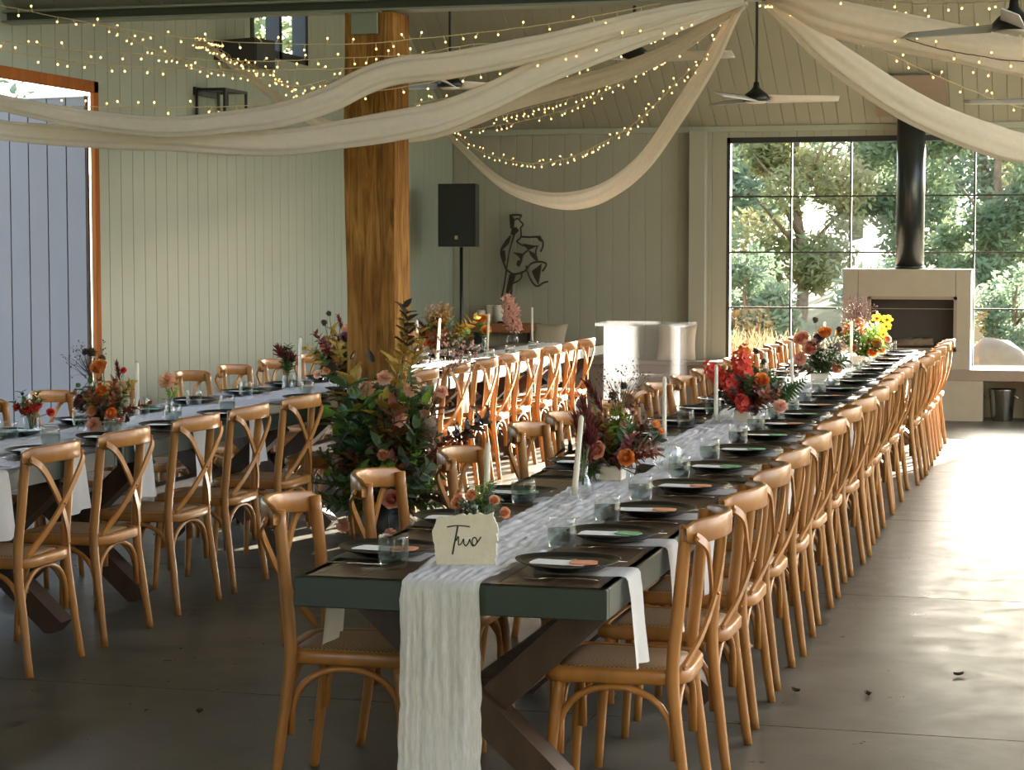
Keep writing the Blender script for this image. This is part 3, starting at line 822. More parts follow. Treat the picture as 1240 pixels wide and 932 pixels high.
# ------------------------------------------------------------------ flowers: one mesh per kind, copied
def petal(mb,az,tilt,L,W,curl,r0=0,z0=0,mat=0,nu=3,nv=4,ruf=0,point=.0,rnd=random):
    ca,sa=math.cos(az),math.sin(az); ph=rnd.random()*6
    def fn(u,v):
        a=tilt+curl*v; x=r0; z=z0
        # integrate arc
        if abs(curl)<1e-3: x+=L*v*math.sin(tilt); z+=L*v*math.cos(tilt)
        else:
            x+=L/curl*(math.cos(tilt)-math.cos(a)); z+=L/curl*(math.sin(a)-math.sin(tilt))
        w=W*(math.sin(PI*min(1,.12+.78*v))**.6 if point==0 else (1-abs(2*v-.8)**1.6*.5)*(1-v**3*point))
        s=(u-.5)*2
        y=s*w/2; cup=.18*W*s*s
        z+=cup*math.sin(min(1.5,a))*.6+ruf*math.sin(u*13+ph)*v; x-=cup*math.cos(a)*.8
        return (x*ca-y*sa,x*sa+y*ca,z)
    mb.grid(fn,nu,nv,mat)
def F_rose(k,seed=1):
    mb=MB(); r=random.Random(seed)
    mb.ball((0,0,.45),.26,8,6,0,(1,1,1.2))
    for ring,(n,t,L,W,c) in enumerate(((4,-.25,.80,.55,.35),(5,-.12,.86,.7,.4),(6,.06,.90,.82,.45),(7,.20,.92,.92,.45),(7,.36,.92,.98,.50))):
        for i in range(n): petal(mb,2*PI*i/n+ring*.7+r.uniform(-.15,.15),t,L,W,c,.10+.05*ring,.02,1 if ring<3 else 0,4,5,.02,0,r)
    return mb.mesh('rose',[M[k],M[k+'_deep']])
def F_carn(k,seed=2):
    mb=MB(); r=random.Random(seed)
    for ring in range(5):
        n=7+2*ring
        for i in range(n): petal(mb,2*PI*i/n+ring,.12+.28*ring+r.uniform(-.1,.1),.8+r.uniform(-.1,.08),.42,.35+.1*ring,.05,.05-.02*ring,0,4,3,.06,0,r)
    mb.lathe([(.02,-.45),(.14,-.4),(.16,-.1),(.2,.1)],8,0)
    return mb.mesh('carnation',M[k])
def F_ranun(k,seed=3):
    mb=MB(); r=random.Random(seed); mb.ball((0,0,.3),.34,10,6)
    for ring in range(4):
        for i in range(7): petal(mb,2*PI*i/7+ring*.45,.25+.3*ring,.72,.62,.5,.12,.05,0,3,4,.02,0,r)
    return mb.mesh('ranunculus',M[k])
def F_protea(k,seed=4):
    mb=MB(); r=random.Random(seed)
    for ring in range(5):
        for i in range(6): petal(mb,2*PI*i/6+ring*.5,.08+.14*ring,1.25-.12*ring,.30,.16,.05+.03*ring,-.1-.06*ring,0,2,5,0,.9,r)
    return mb.mesh('protea',M[k])
def F_leuca(k,seed=5):
    """tall spear clothed in upward bracts"""
    mb=MB(); r=random.Random(seed); mb.tube([(0,0,-1.6),(0,0,.6)],.05,6)
    for q in range(34):
        z=-1.5+2.0*q/34; petal(mb,q*2.4,.45-.25*q/34,.75,.17,.1,.04,z,0,2,3,0,.9,r)
    return mb.mesh('leucadendron',M[k])
def F_thistle(k):
    mb=MB(); r=random.Random(6); mb.ball((0,0,.4),.52,10,8)
    for q in range(150):
        u=r.uniform(-.9,1);a=r.uniform(0,2*PI);s=math.sqrt(1-u*u); d=Vector((s*math.cos(a),s*math.sin(a),u))
        p=Vector((0,0,.4))+d*.48; mb.tube([p,p+d*.28],[.05,.008],4)
    return mb.mesh('thistle',M[k])
def F_banksia(k):
    mb=MB(); r=random.Random(8)
    mb.lathe([(.05,-1.0),(.34,-.9),(.42,-.4),(.42,.5),(.36,.85),(.2,1.0),(0,1.04)],18)
    for q in range(420):
        z=r.uniform(-.85,.9); a=r.uniform(0,2*PI); R=.41 if z<.6 else .35
        p=Vector((R*math.cos(a),R*math.sin(a),z)); d=Vector((math.cos(a),math.sin(a),.5)); mb.tube([p,p+d*.09],[.03,.01],3)
    return mb.mesh('banksia',M[k])
def F_stock(k):
    mb=MB(); r=random.Random(9); mb.tube([(0,0,-1.2),(0,0,1)],.05,5,0)
    for q in range(24):
        z=-.8+1.9*q/24; a=q*2.4; R=.30*(1-.35*q/24)
        Mx=Matrix.Translation((R*math.cos(a),R*math.sin(a),z))@Euler((0,1.1,0)).to_matrix().to_4x4()
        Mx=Matrix.Translation((R*math.cos(a),R*math.sin(a),z))@Matrix.Rotation(a,4,'Z')@Matrix.Rotation(1.0,4,'Y')@Matrix.Scale(.34,4)
        t=MB()
        for i in range(5): petal(t,2*PI*i/5,.9,.8,.75,.5,.05,0,0,2,2,.05,0,r)
        t.ball((0,0,.15),.22,6,4)
        mb.add(t.v,t.f,0,True,Mx)
    return mb.mesh('stock_spike',M[k])
def F_sprig(k,pairs=9,L=1.0,lw=.16,ll=.30,alt=True,droop=.3,seed=1,stem='stem',name='leaf_sprig',rnd_leaf=False):
    mb=MB(); r=random.Random(seed)
    path=[(droop*t*t*L*.6,.04*math.sin(3*t),L*t) for t in [i/10 for i in range(11)]]
    mb.tube(path,[.014*(1-.6*i/10) for i in range(11)],5,1)
    for q in range(pairs):
        t=.15+.85*q/pairs; i=min(9,int(t*10)); p=Vector(path[i])*(1-(t*10-i))+Vector(path[i+1])*(t*10-i)
        for s in (0,PI):
            az=q*(1.2 if rnd_leaf else PI/2*(1 if alt else 0))+s+r.uniform(-.3,.3)
            tt=MB(); petal(tt,az,.75+r.uniform(-.2,.25),ll*(1-.35*t),lw*(1-.3*t),.5,.01,0,0,2,4,0,.8,r)
            mb.add(tt.v,tt.f,0,True,Matrix.Translation(p))
    return mb.mesh(name,[M[k],M[stem]])
def F_fern(k):
    mb=MB(); path=[(.35*t*t,0,t) for t in [i/12 for i in range(13)]]; mb.tube(path,.008,4,0)
    for i in range(1,13):
        p=Vector(path[i]); w=.24*math.sin(PI*(.12+.86*i/13))
        for s in (-1,1):
            mb.add([p+Vector((0,0,-.03)),p+Vector((0,s*w,.06)),p+Vector((.01,s*w*.5,.075)),p+Vector((0,0,.035))],[(0,1,2,3)],0)
    return mb.mesh('fern_frond',M[k])
def F_spray(k,n=60,seed=2,size=.022,stem='brownstem',name='filler_spray'):
    mb=MB(); r=random.Random(seed)
    mb.tube([(0,0,0),(0,0,.4)],.008,4,1)
    for q in range(n):
        a=r.uniform(0,2*PI); R=.42*math.sqrt(r.random()); z=.55+r.random()*.55-R*.3
        e=Vector((R*math.cos(a),R*math.sin(a),z)); b=Vector((e.x*.25,e.y*.25,.3+.3*r.random()))
        mb.tube([b,(b+e)/2+Vector((0,0,.03)),e],[.004,.003,.002],3,1)
        for w in range(2): mb.ball(e+Vector((r.uniform(-.03,.03),r.uniform(-.03,.03),r.uniform(-.03,.03))),size*r.uniform(.7,1.3),5,4,0)
    return mb.mesh(name,[M[k],M[stem]])
def F_tuft(k):
    mb=MB(); r=random.Random(12)
    for q in range(70):
        a=r.uniform(0,2*PI); t=r.uniform(.3,1.3); d=Vector((math.cos(a)*math.sin(t),math.sin(a)*math.sin(t),math.cos(t)))
        mb.tube([(0,0,0),d*.5+Vector((0,0,.05)),d*.95-Vector((0,0,.06))],[.016,.014,.003],3)
    return mb.mesh('grass_tuft',M[k])
def F_pansy(k):
    mb=MB(); r=random.Random(14)
    for i in range(5): petal(mb,2*PI*i/5,1.15,.9,.85,.35,.08,0,0,3,3,.03,0,r)
    mb.ball((0,0,.1),.2,8,5,1); return mb.mesh('pansy',[M[k],M['thistle']])
def F_leafbig(k):
    mb=MB(); petal(mb,0,.35,.7,.34,.6,0,0,0,6,8,0,.7,random.Random(2)); mb.tube([(0,0,0),(.03,0,.05)],.02,5); return mb.mesh('broad_leaf',M[k])
def F_dry(k):
    mb=MB(); r=random.Random(15); mb.tube([(0,0,-.9),(0,0,1)],.025,5,1)
    for q in range(420):
        z=r.uniform(-.7,1.05); R=.42*math.sqrt(r.random())*(1-.45*abs(z)); a=r.uniform(0,2*PI)
        e=Vector((R*math.cos(a),R*math.sin(a),z))
        t=MB(); petal(t,r.uniform(0,6),r.uniform(.2,1.3),.13,.10,.6,0,0,0,1,2,0,.4,r)
        mb.add(t.v,t.f,0,True,Matrix.Translation(e))
    return mb.mesh('dried_bloom',[M[k],M['brownstem']])
FM={'rose_pink':F_rose('rose_pink'),'rose_orange':F_rose('rose_orange',5),'rose_peach':F_rose('peach_petal',8),'rose_mauve':F_rose('mauve',9),
 'carn':F_carn('peach_petal'),'carn_pink':F_carn('rose_pink',6),'carn_red':F_carn('red',7),'ran_orange':F_ranun('orange'),'ran_peach':F_ranun('rose_orange'),
 'protea':F_protea('wine'),'leuca':F_leuca('wine'),'thistle':F_thistle('thistle'),'banksia':F_banksia('banksia'),'stock':F_stock('red'),'stock_orange':F_stock('orange'),
 'sprig':F_sprig('leaf',seed=1),'euc':F_sprig('eucalyptus',9,1,.20,.22,True,.25,2),'dark':F_sprig('darkleaf',7,1,.22,.34,True,.35,3,'brownstem'),
 'rust':F_sprig('rust',12,1,.12,.24,True,.3,4,'brownstem',rnd_leaf=True),'yellow':F_sprig('yellowleaf',8,1,.17,.30,True,.2,5,'brownstem'),'lime':F_sprig('lime',8,1,.22,.28,True,.2,6),
 'wine':F_sprig('wine',10,1,.13,.22,True,.3,7,'brownstem'),'fern':F_fern('leaf'),'spray':F_spray('pinkdry'),'gyp':F_spray('white_petal',90,5,.016,'stem'),'mist':F_spray('brownstem',70,6,.011),
 'tuft':F_tuft('leaf'),'pansy':F_pansy('pansy'),'bigleaf':F_leafbig('darkleaf'),'bigleaf_green':F_leafbig('lime'),'dry':F_dry('pinkdry'),'twig':F_spray('mauve',70,9,.016,'brownstem','mauve_twig_spray'),'berry':F_spray('wine',40,8,.02,'brownstem')}
NM={'rose_pink':'rose','rose_orange':'rose','rose_peach':'rose','rose_mauve':'rose','carn':'carnation','carn_pink':'carnation','carn_red':'carnation','ran_orange':'ranunculus','ran_peach':'ranunculus',
 'protea':'protea','leuca':'leucadendron','thistle':'thistle','banksia':'banksia','stock':'stock_spike','stock_orange':'stock_spike','sprig':'leaf_sprig','euc':'eucalyptus_sprig','dark':'dark_leaf_sprig','rust':'rust_sprig',
 'yellow':'yellow_leaf_sprig','lime':'lime_sprig','wine':'wine_leaf_sprig','fern':'fern_frond','spray':'pink_spray','gyp':'white_spray','mist':'seed_spray','tuft':'grass_tuft','pansy':'pansy','bigleaf':'broad_leaf','bigleaf_green':'broad_leaf','dry':'dried_bloom','berry':'berry_spray','twig':'mauve_twig_spray'}
LEAFY={'sprig','euc','dark','rust','yellow','lime','wine','fern','spray','gyp','mist','berry','twig'}
def orient(d,spin):
    q=Vector((0,0,1)).rotation_difference(Vector(d).normalized()); return (q.to_matrix()@Matrix.Rotation(spin,3,'Z')).to_euler()
def vase_box(w,h):
    mb=MB(); mb.box(-w/2,w/2,-w/2,w/2,0,h,0,.004); return mb,'vase'
def vase_glass(kind,h):
    mb=MB()
    if kind=='bud': prof=[(0,0),(.026,0),(.034,.012),(.036,.03),(.024,h*.55),(.016,h*.75),(.020,h),(.018,h),(.014,h*.75),(.022,h*.55),(.033,.03),(.028,.012),(0,.010)]
    elif kind=='jar': prof=[(0,0),(.034,0),(.036,.006),(.036,h),(.0335,h),(.0335,.010),(0,.008)]
    else: prof=[(0,0),(.03,0),(.055,.02),(.062,h*.5),(.05,h*.85),(.042,h),(.039,h),(.047,h*.85),(.058,h*.5),(.05,.024),(0,.008)]
    mb.lathe(prof,24,caps=False); return mb,'glass'
def arrangement(name,label,base,vase,mouth,heads,fill,seed,R,Hh,cat='flowers',grp='flower arrangements'):
    """heads: (kind,dx,dy,dz,size); fill: (kind,count,size,spread)"""
    t=thing(name,label,cat,base,0,grp); r=random.Random(seed)
    if vase: vase[0].build('vase',M[vase[1]],t)
    stems=MB(); mz=Vector((0,0,mouth))
    for (k,dx,dy,dz,s) in heads:
        p=Vector((dx,dy,dz)); d=(p-Vector((0,0,mouth*.3)))
        d=Vector((d.x*1.2,d.y*1.2,max(.02,d.z))).normalized()+Vector((0,-.85,.0))
        if k in LEAFY:
            b=mz*.9; d2=(p-b); L=d2.length; LL=min(L,.26 if Hh<.5 else .30); b2=p-d2.normalized()*LL
            place(FM[k],NM[k],t,b2,orient(d2,r.uniform(0,6)),LL)
            if L>LL+.02: stems.tube([tuple(b*.9),tuple(b2+d2.normalized()*.02)],.003,5)
        else:
            place(FM[k],NM[k],t,p,orient(d,r.uniform(0,6)),s)
            stems.tube([(dx*.08,dy*.08,mouth*.35),(dx*.25,dy*.25,mouth),tuple(p*.98)],.0022,5)
    for (k,n,s,spread) in fill:
        for q in range(n):
            a=2*PI*(q+r.uniform(-.35,.35))/n; e=r.uniform(.25,1.0)*spread
            d=Vector((math.cos(a)*math.sin(e),math.sin(a)*math.sin(e)*.8,math.cos(e)))
            place(FM[k],NM[k],t,mz*.85+d*.01,orient(d,r.uniform(0,6)),s*r.uniform(.8,1.15))
    if stems.v: stems.build('stem_bundle',M['stem'],t)
    return t
# A: large bouquet midway on the front table
arrangement('bouquet','bouquet with pink and orange roses and thistles in pale square vase',(-1.64,7.50,TZ+.008),vase_box(.085,.055),.055,
 [('rose_pink',-.018,-.17,.125,.046),('rose_orange',.070,-.10,.092,.042),('leuca',-.085,.0,.34,.075),('leuca',-.10,.02,.22,.07),('thistle',0,0,.315,.026),('thistle',.042,.0,.355,.022),
  ('ran_peach',.165,.0,.215,.022),('ran_peach',.185,.0,.19,.018),('carn',.045,0,.21,.028),('ran_peach',-.03,-.03,.20,.02),('tuft',-.06,-.07,.045,.085),('bigleaf',.11,-.06,.05,.11),('bigleaf',-.02,-.07,.17,.07),('bigleaf',.10,-.05,.03,.10),
  ('carn_pink',.08,0,.26,.018),('berry',.09,.03,.30,.1),('mist',.05,.02,.44,.1)],
 [('rust',9,.19,1.15),('dark',6,.18,1.2),('sprig',5,.20,.8),('wine',6,.22,1.25),('lime',3,.22,.5)],31,.1,.3)
arrangement('bud_vase','dark leucadendron stems in clear bud vase beside leaning candle',(-1.635,6.98,TZ+.008),vase_glass('bud',.11),.11,
 [('leuca',-.015,0,.24,.085),('leuca',.02,.01,.20,.075),('protea',.03,-.01,.20,.065),('leuca',.0,.03,.30,.08)],[],32,.1,.3,grp='bud vases')
mb=MB(); n=18
mb.lathe([(0,0),(.03,0),(.058,.03),(.064,.06),(.052,.095),(.03,.11),(.027,.11),(.048,.094),(.059,.06),(.053,.032),(0,.01)],24,caps=False)
for i in range(12):
    a=2*PI*i/12; mb.tube([((.060)*math.cos(a+q*.06),(.060)*math.sin(a+q*.06),.025+.07*q/6) if 0 else (.0605*math.cos(a+q*.1)*math.sin(PI*(.25+.5*q/6))**.5,.0605*math.sin(a+q*.1)*math.sin(PI*(.25+.5*q/6))**.5,.02+.08*q/6) for q in range(7)],.003,5)
o=mb.build('glass_votive',M['glass'],None,(-1.50,7.86,TZ+.008)); tag(o,'round ribbed clear glass votive right of the rose bouquet','votive')
# small rose bowl behind the sign
arrangement('rose_bowl','low cluster of small peach roses behind the paper sign',(-1.735,6.02,TZ+.008),vase_glass('jar',.05),.05,
 [('rose_peach',-.055,-.03,.085,.032),('rose_peach',-.02,-.02,.105,.026),('rose_peach',.045,-.02,.095,.022),('rose_peach',.075,-.02,.060,.024),('rose_peach',-.07,.02,.105,.022),('rose_peach',.01,.02,.08,.024)],
 [('euc',6,.10,1.2),('lime',2,.11,.5)],33,.1,.1,grp='small posies')
# B: red stock bouquet
arrangement('bouquet','bouquet of coral red stock and peach roses on front table',(-1.545,10.20,TZ+.008),vase_box(.10,.06),.06,
 [('stock',-0.130,-.04,0.232,.095),('stock',-0.010,-.03,0.258,.11),('stock',-0.050,-.05,0.172,.10),('stock',0.000,-.07,0.095,.08),('stock_orange',0.000,0,0.327,.07),('rose_orange',0.085,-.05,0.202,.05),('carn_pink',0.185,-.06,0.086,.045),
  ('rose_mauve',0.100,-.06,0.120,.04),('thistle',0.090,0,0.301,.025),('thistle',0.050,.02,0.353,.025),('banksia',0.100,0,0.249,.03),('rose_mauve',0.050,-.08,0.060,.035)],
 [('dark',7,.2,1.2),('rust',7,.22,1.1),('sprig',5,.2,1.0),('wine',6,.2,1.2)],34,.1,.3)
arrangement('fern_vase','fluffy green fern foliage in clear jar beyond the red bouquet',(-1.46,10.62,TZ+.008),vase_glass('jar',.07),.07,[],[('fern',12,.19,1.2),('sprig',6,.16,1.0)],35,.1,.2,grp='small posies')
# C
arrangement('bouquet','pink rose bouquet in pale vase third along front table',(-1.53,13.35,TZ+.008),vase_box(.11,.06),.06,
 [('rose_pink',-.10,-.03,.26,.07),('rose_pink',-.04,-.05,.20,.075),('carn_pink',-.12,-.05,.15,.06),('rose_peach',.10,-.05,.09,.05),('rose_orange',.03,.0,.30,.06),('banksia',.11,0,.22,.06),('thistle',-.03,0,.40,.03),('thistle',.12,0,.34,.03),('rose_mauve',0,0,.27,.05)],
 [('sprig',8,.22,1.1),('dark',5,.22,1.2),('gyp',3,.24,1.0)],36,.1,.3)
# D
arrangement('bouquet','tall bright bouquet in front of the fireplace on front table',(-1.49,15.6,TZ+.008),vase_box(.11,.06),.06,
 [('rose_orange',-0.120,-.03,0.222,.055),('ran_orange',-0.080,-.04,0.266,.045),('carn_pink',0.000,0,0.311,.05),('stock_orange',0.000,0,0.266,.07),('rose_orange',0.120,-.04,0.148,.06),('ran_peach',0.160,-.03,0.111,.05),('rose_pink',0.050,-.05,0.163,.055),('pansy',0.160,0,0.266,.04),('pansy',0.180,0,0.222,.04),
  ('carn',-0.120,-.05,0.133,.05),('ran_orange',0.100,-.05,0.089,.05),('rose_peach',-0.030,-.06,0.104,.05),('rose_peach',0.200,0,0.178,.04),('twig',-0.030,.0,0.518,.1),('twig',0.040,.0,0.459,.1),('twig',-0.070,.0,0.444,.1)],
 [('lime',8,.26,1.1),('sprig',8,.26,1.2),('gyp',3,.28,1.0)],37,.1,.4)
arrangement('bud_vase','yellow pansies in pale bud vase before the fireplace opening',(-1.42,16.7,TZ+.008),vase_glass('bud',.14),.13,
 [('pansy',-0.030,-.02,0.304,.052),('pansy',0.050,-.02,0.294,.052),('pansy',0.045,-.02,0.239,.046),('pansy',0.010,-.03,0.184,.04)],[('lime',3,.16,.7)],38,.1,.3,grp='bud vases')
# left table bouquets
arrangement('bouquet','orange and rust bouquet with tall thistles on left table',(-4.40,8.80,TZ+.006),vase_box(.11,.06),.06,
 [('rose_orange',-.01,-.03,.295,.055),('ran_orange',0,-.05,.20,.040),('ran_orange',.05,-.06,.095,.042),('rose_peach',-.03,-.06,.10,.038),('carn_pink',-.03,-.07,.045,.045),('ran_peach',.02,-.06,.135,.026),('carn_red',.095,-.05,.075,.022),('carn_red',.09,0,.30,.02),
  ('thistle',-.10,0,.38,.026),('thistle',-.065,0,.375,.034),('thistle',-.015,0,.35,.026),('leuca',.06,.0,.31,.05),('bigleaf',.10,-.05,.10,.09),('bigleaf',.13,-.05,.06,.08),('carn_pink',-.07,-.04,.18,.04),('rose_mauve',-.10,-.04,.14,.045),('mist',-.14,.02,.42,.1),('gyp',.12,-.03,.06,.1),('euc',-.13,-.05,.05,.1)],
 [('rust',11,.21,1.25),('dark',5,.17,1.2),('euc',6,.16,1.5),('yellow',4,.2,1.0),('sprig',4,.2,.9)],41,.1,.3)
arrangement('bud_vase','small red chrysanthemums in clear jar on left table',(-4.68,8.58,TZ+.006),vase_glass('jar',.085),.085,
 [('carn_red',-0.060,-.02,0.133,.026),('carn_red',-0.030,0,0.150,.024),('carn_red',-0.005,-.03,0.125,.030),('carn_red',0.030,-.02,0.129,.026),('carn_red',0.040,0,0.142,.022),('carn_red',-0.040,0,0.112,.022),('carn_red',0.100,0,0.112,.026)],[('sprig',5,.13,.8)],42,.1,.2,grp='bud vases')
arrangement('bud_vase','single peach carnation in clear bud vase on left table',(-4.42,9.55,TZ+.006),vase_glass('bud',.11),.11,
 [('carn',0,-.02,.200,.055),('bigleaf_green',-.03,-.02,.11,.06),('bigleaf_green',.03,-.02,.13,.05)],[('lime',3,.09,.7)],43,.1,.2,grp='bud vases')
arrangement('bud_vase','red proteas with green leaves in clear vase on left table',(-4.60,11.65,TZ+.006),vase_glass('jar',.10),.10,
 [('protea',-.03,-.02,.235,.075),('protea',.035,-.02,.20,.065),('protea',.0,.02,.19,.055)],[('sprig',6,.17,.6)],44,.1,.2,grp='bud vases')
arrangement('bouquet','peach and yellow bouquet left of the timber post',(-4.42,12.1,TZ+.006),vase_box(.11,.06),.06,
 [('rose_peach',-.02,-.05,.13,.05),('rose_peach',-.05,-.05,.10,.045),('rose_orange',-.06,-.03,.22,.042),('ran_peach',-.10,-.02,.26,.035),('carn_pink',.05,0,.36,.05),('thistle',-.10,0,.40,.03),('thistle',-.07,0,.46,.026),('carn',-.14,-.03,.08,.035),('leuca',.0,0,.42,.06),('rose_mauve',.06,-.05,.30,.05)],
 [('yellow',8,.30,.9),('sprig',8,.22,1.2),('dark',4,.2,1.3),('wine',4,.3,.8)],45,.1,.4)
arrangement('bouquet','sunlit yellow and orange bouquet right of the timber post',(-4.78,15.5,TZ+.006),vase_box(.12,.07),.07,
 [('ran_orange',-0.100,-.05,0.198,.045),('ran_orange',-0.100,-.05,0.125,.045),('banksia',0.000,-.03,0.139,.085),('leuca',-0.160,0,0.251,.08),('protea',-0.160,-.03,0.185,.09),('carn_pink',-0.220,-.03,0.132,.06),('yellow',0.020,0,0.317,.1),('yellow',0.120,0,0.290,.1),('yellow',-0.080,0,0.343,.1),('lime',0.200,0,0.238,.1),('spray',-0.050,.0,0.436,.1)],
 [('yellow',8,.34,.8),('rust',7,.28,1.2),('sprig',6,.25,1.2),('euc',4,.28,.9)],46,.1,.4)
arrangement('bud_vase','pink protea in clear jar right of the timber post',(-4.92,15.0,TZ+.006),vase_glass('jar',.11),.11,[('protea',.0,-.02,.24,.09),('carn_pink',.04,-.02,.21,.05)],[('sprig',4,.16,.6)],47,.1,.2,grp='bud vases')
arrangement('bud_vase','two orange roses in pale vase on far left table',(-4.76,16.6,TZ+.006),vase_glass('bud',.13),.12,[('rose_orange',.0,-.02,.25,.065),('rose_orange',.03,-.03,.16,.06),('bigleaf_green',-.05,-.02,.16,.09),('bigleaf_green',.06,-.02,.15,.09)],[('lime',4,.2,.7)],48,.1,.2,grp='bud vases')
t=arrangement('bud_vase','tall dried pink spray in pale vase on far left table',(-4.86,17.9,TZ+.006),vase_glass('bowl',.08),.08,[('dry',0,0,.235,.23)],[],49,.1,.2,grp='bud vases')
# floor arrangement at the foot of the post
arrangement('floor_arrangement','big floor arrangement of peach carnations and banksia by the timber post',(-3.62,10.62,0),(MB().lathe([(0,0),(.10,0),(.125,.02),(.135,.26),(.125,.26),(.11,.03),(0,.03)],24,caps=False),'blackpot'),.26,
 [('carn',-.07,-.10,.86,.065),('carn',.03,-.08,.93,.055),('carn',.19,-.10,.87,.055),('carn_pink',.14,-.15,.71,.050),('carn_pink',.35,-.06,.86,.045),('banksia',.30,-.12,.66,.085),('banksia',-.20,-.14,.46,.075),('rose_mauve',.01,-.20,.52,.05),('rose_peach',.07,-.21,.51,.045),
  ('rose_orange',.0,-.20,.22,.055),('rose_pink',.11,-.20,.27,.070),('carn_pink',.44,-.12,.52,.05),('carn_pink',.10,-.20,.08,.05),('carn_pink',-.18,-.16,.12,.05),('bigleaf_green',.26,-.08,.80,.16),('bigleaf',-.16,-.06,1.04,.14),('bigleaf',-.05,-.05,1.02,.12),('bigleaf',.55,-.06,.74,.16),('bigleaf',.62,-.06,.76,.12),
  ('yellow',.16,-.05,1.30,.1),('yellow',.10,-.05,1.16,.1),('yellow',.20,-.02,1.22,.1),('dark',.18,-.05,1.36,.1),('spray',.46,-.03,1.15,.1),('euc',.06,-.15,.80,.1),('euc',-.03,-.15,.75,.1),('wine',.55,-.1,.62,.1),('wine',.45,-.12,.66,.1),('dark',-.3,-.05,1.0,.1),('dark',.62,-.1,.78,.1),('fern',.26,-.1,.98,.1)],
 [('sprig',16,.36,1.7),('euc',12,.38,1.2),('dark',10,.40,1.3),('rust',10,.40,1.3),('lime',10,.36,1.8),('wine',8,.42,1.2),('fern',14,.40,1.8),('sprig',10,.48,.8),('euc',8,.5,.7),('euc',8,.70,.38),('sprig',8,.66,.5),('yellow',5,.72,.45),('rust',6,.6,.6),('lime',4,.6,.6)],50,.3,.9,grp='floor flowers')

# ------------------------------------------------------------------ drapes and string lights
DR={
'D1':[(-1.70,11.0,2.985),(-2.04,10.90,2.86),(-2.38,10.80,2.74),(-2.72,10.70,2.61),(-2.98,10.61,2.48),(-3.23,10.52,2.37),(-3.41,10.45,2.32),(-3.73,10.33,2.26),(-4.10,10.19,2.21),(-4.63,9.99,2.23),(-5.04,9.84,2.24),(-5.44,9.69,2.27),(-6.13,9.80,2.37)],
'D2':[(-1.69,11.0,2.985),(-2.04,10.88,2.92),(-2.37,10.76,2.83),(-2.70,10.62,2.73),(-2.95,10.52,2.67),(-3.20,10.42,2.62),(-3.44,10.32,2.59),(-3.60,10.25,2.53),(-3.76,10.18,2.44),(-4.00,10.07,2.35),(-4.24,9.97,2.31),(-4.56,9.83,2.28),(-4.95,9.66,2.32),(-5.33,9.49,2.40),(-6.13,9.55,2.58)],
'D3':[(-1.70,11.1,2.985),(-1.86,11.20,2.91),(-2.12,11.38,2.78),(-2.46,11.60,2.68),(-2.80,11.82,2.62),(-3.29,12.11,2.54),(-3.67,12.33,2.44),(-4.08,12.55,2.38),(-4.63,12.84,2.43),(-4.96,13.01,2.53),(-5.22,13.14,2.66),(-5.53,13.28,2.85),(-6.13,13.91,3.15)],
'D4':[(-1.69,11.08,2.985),(-1.76,11.15,2.94),(-2.00,11.76,2.73),(-2.35,12.58,2.48),(-2.72,13.40,2.23),(-3.13,14.21,2.07),(-3.56,15.03,2.01),(-4.03,15.85,2.04),(-4.53,16.67,2.15),(-4.92,17.28,2.32),(-5.33,17.89,2.56),(-6.13,19.23,3.00)],
'D5':[(-1.58,11.08,2.985),(-1.44,11.10,2.88),(-1.27,11.18,2.73),(-1.05,11.29,2.57),(-.83,11.39,2.43),(-.62,11.49,2.33),(-.40,11.60,2.25),(-.22,11.68,2.20),(.27,11.91,2.13),(.95,12.22,2.19),(1.87,12.63,2.45),(3.19,13.2,2.95)],
'D6':[(-1.57,11.0,2.985),(-1.41,10.92,2.95),(-1.23,10.83,2.87),(-.96,10.73,2.79),(-.57,10.58,2.69),(-.20,10.43,2.59),(.41,10.16,2.47),(1.11,9.82,2.47),(1.87,9.40,2.62),(3.19,8.7,2.95)]}
DL={'D1':('white voile drape sweeping lowest across the timber post to the left',.072,.045),'D2':('white voile drape above the lowest one at upper left',.066,.035),'D3':('pale voile drape passing behind the timber post from the gable wall',.048,.022),
    'D4':('white voile drape sagging in front of the speaker wall',.064,.022),'D5':('long tan voile drape sweeping right across the black flue',.082,.062),'D6':('wide tan voile drape at upper right covered in fairy lights',.09,.10)}
for k,pts in DR.items():
    lab,wm,we=DL[k]; path=smooth_path(pts,6); n=36; v=[];f=[]; N=len(path)
    for i,p in enumerate(path):
        t=(path[min(i+1,N-1)]-path[max(i-1,0)]).normalized()
        a=t.cross(Vector((0,0,1))).normalized(); b=a.cross(t).normalized()
        u=i/(N-1); w=.022+(wm-.022)*min(1,u*4)**.8
        w=w+(we-wm)*max(0,(u-.55)/.45) if u>.55 else w
        w*=1+.10*noise.noise(Vector((u*5,len(k),ord(k[1]))))
        for q in range(n):
            an=2*PI*q/n
            pl=1+.13*math.sin(an*7+u*3+noise.noise(Vector((u*4,an,ord(k[1]))))*2)
            v.append(tuple(p+a*(math.cos(an)*w*.62*pl)+b*(math.sin(an)*w*pl)))
    for i in range(N-1):
        for q in range(n):
            j=(q+1)%n; f.append((i*n+q,i*n+j,i*n+n+j,i*n+n+q))
    mb=MB(); mb.add(v,f); tag(mb.build('ceiling_drape',M['drape']),lab,'drape','voile drapes from the beam')
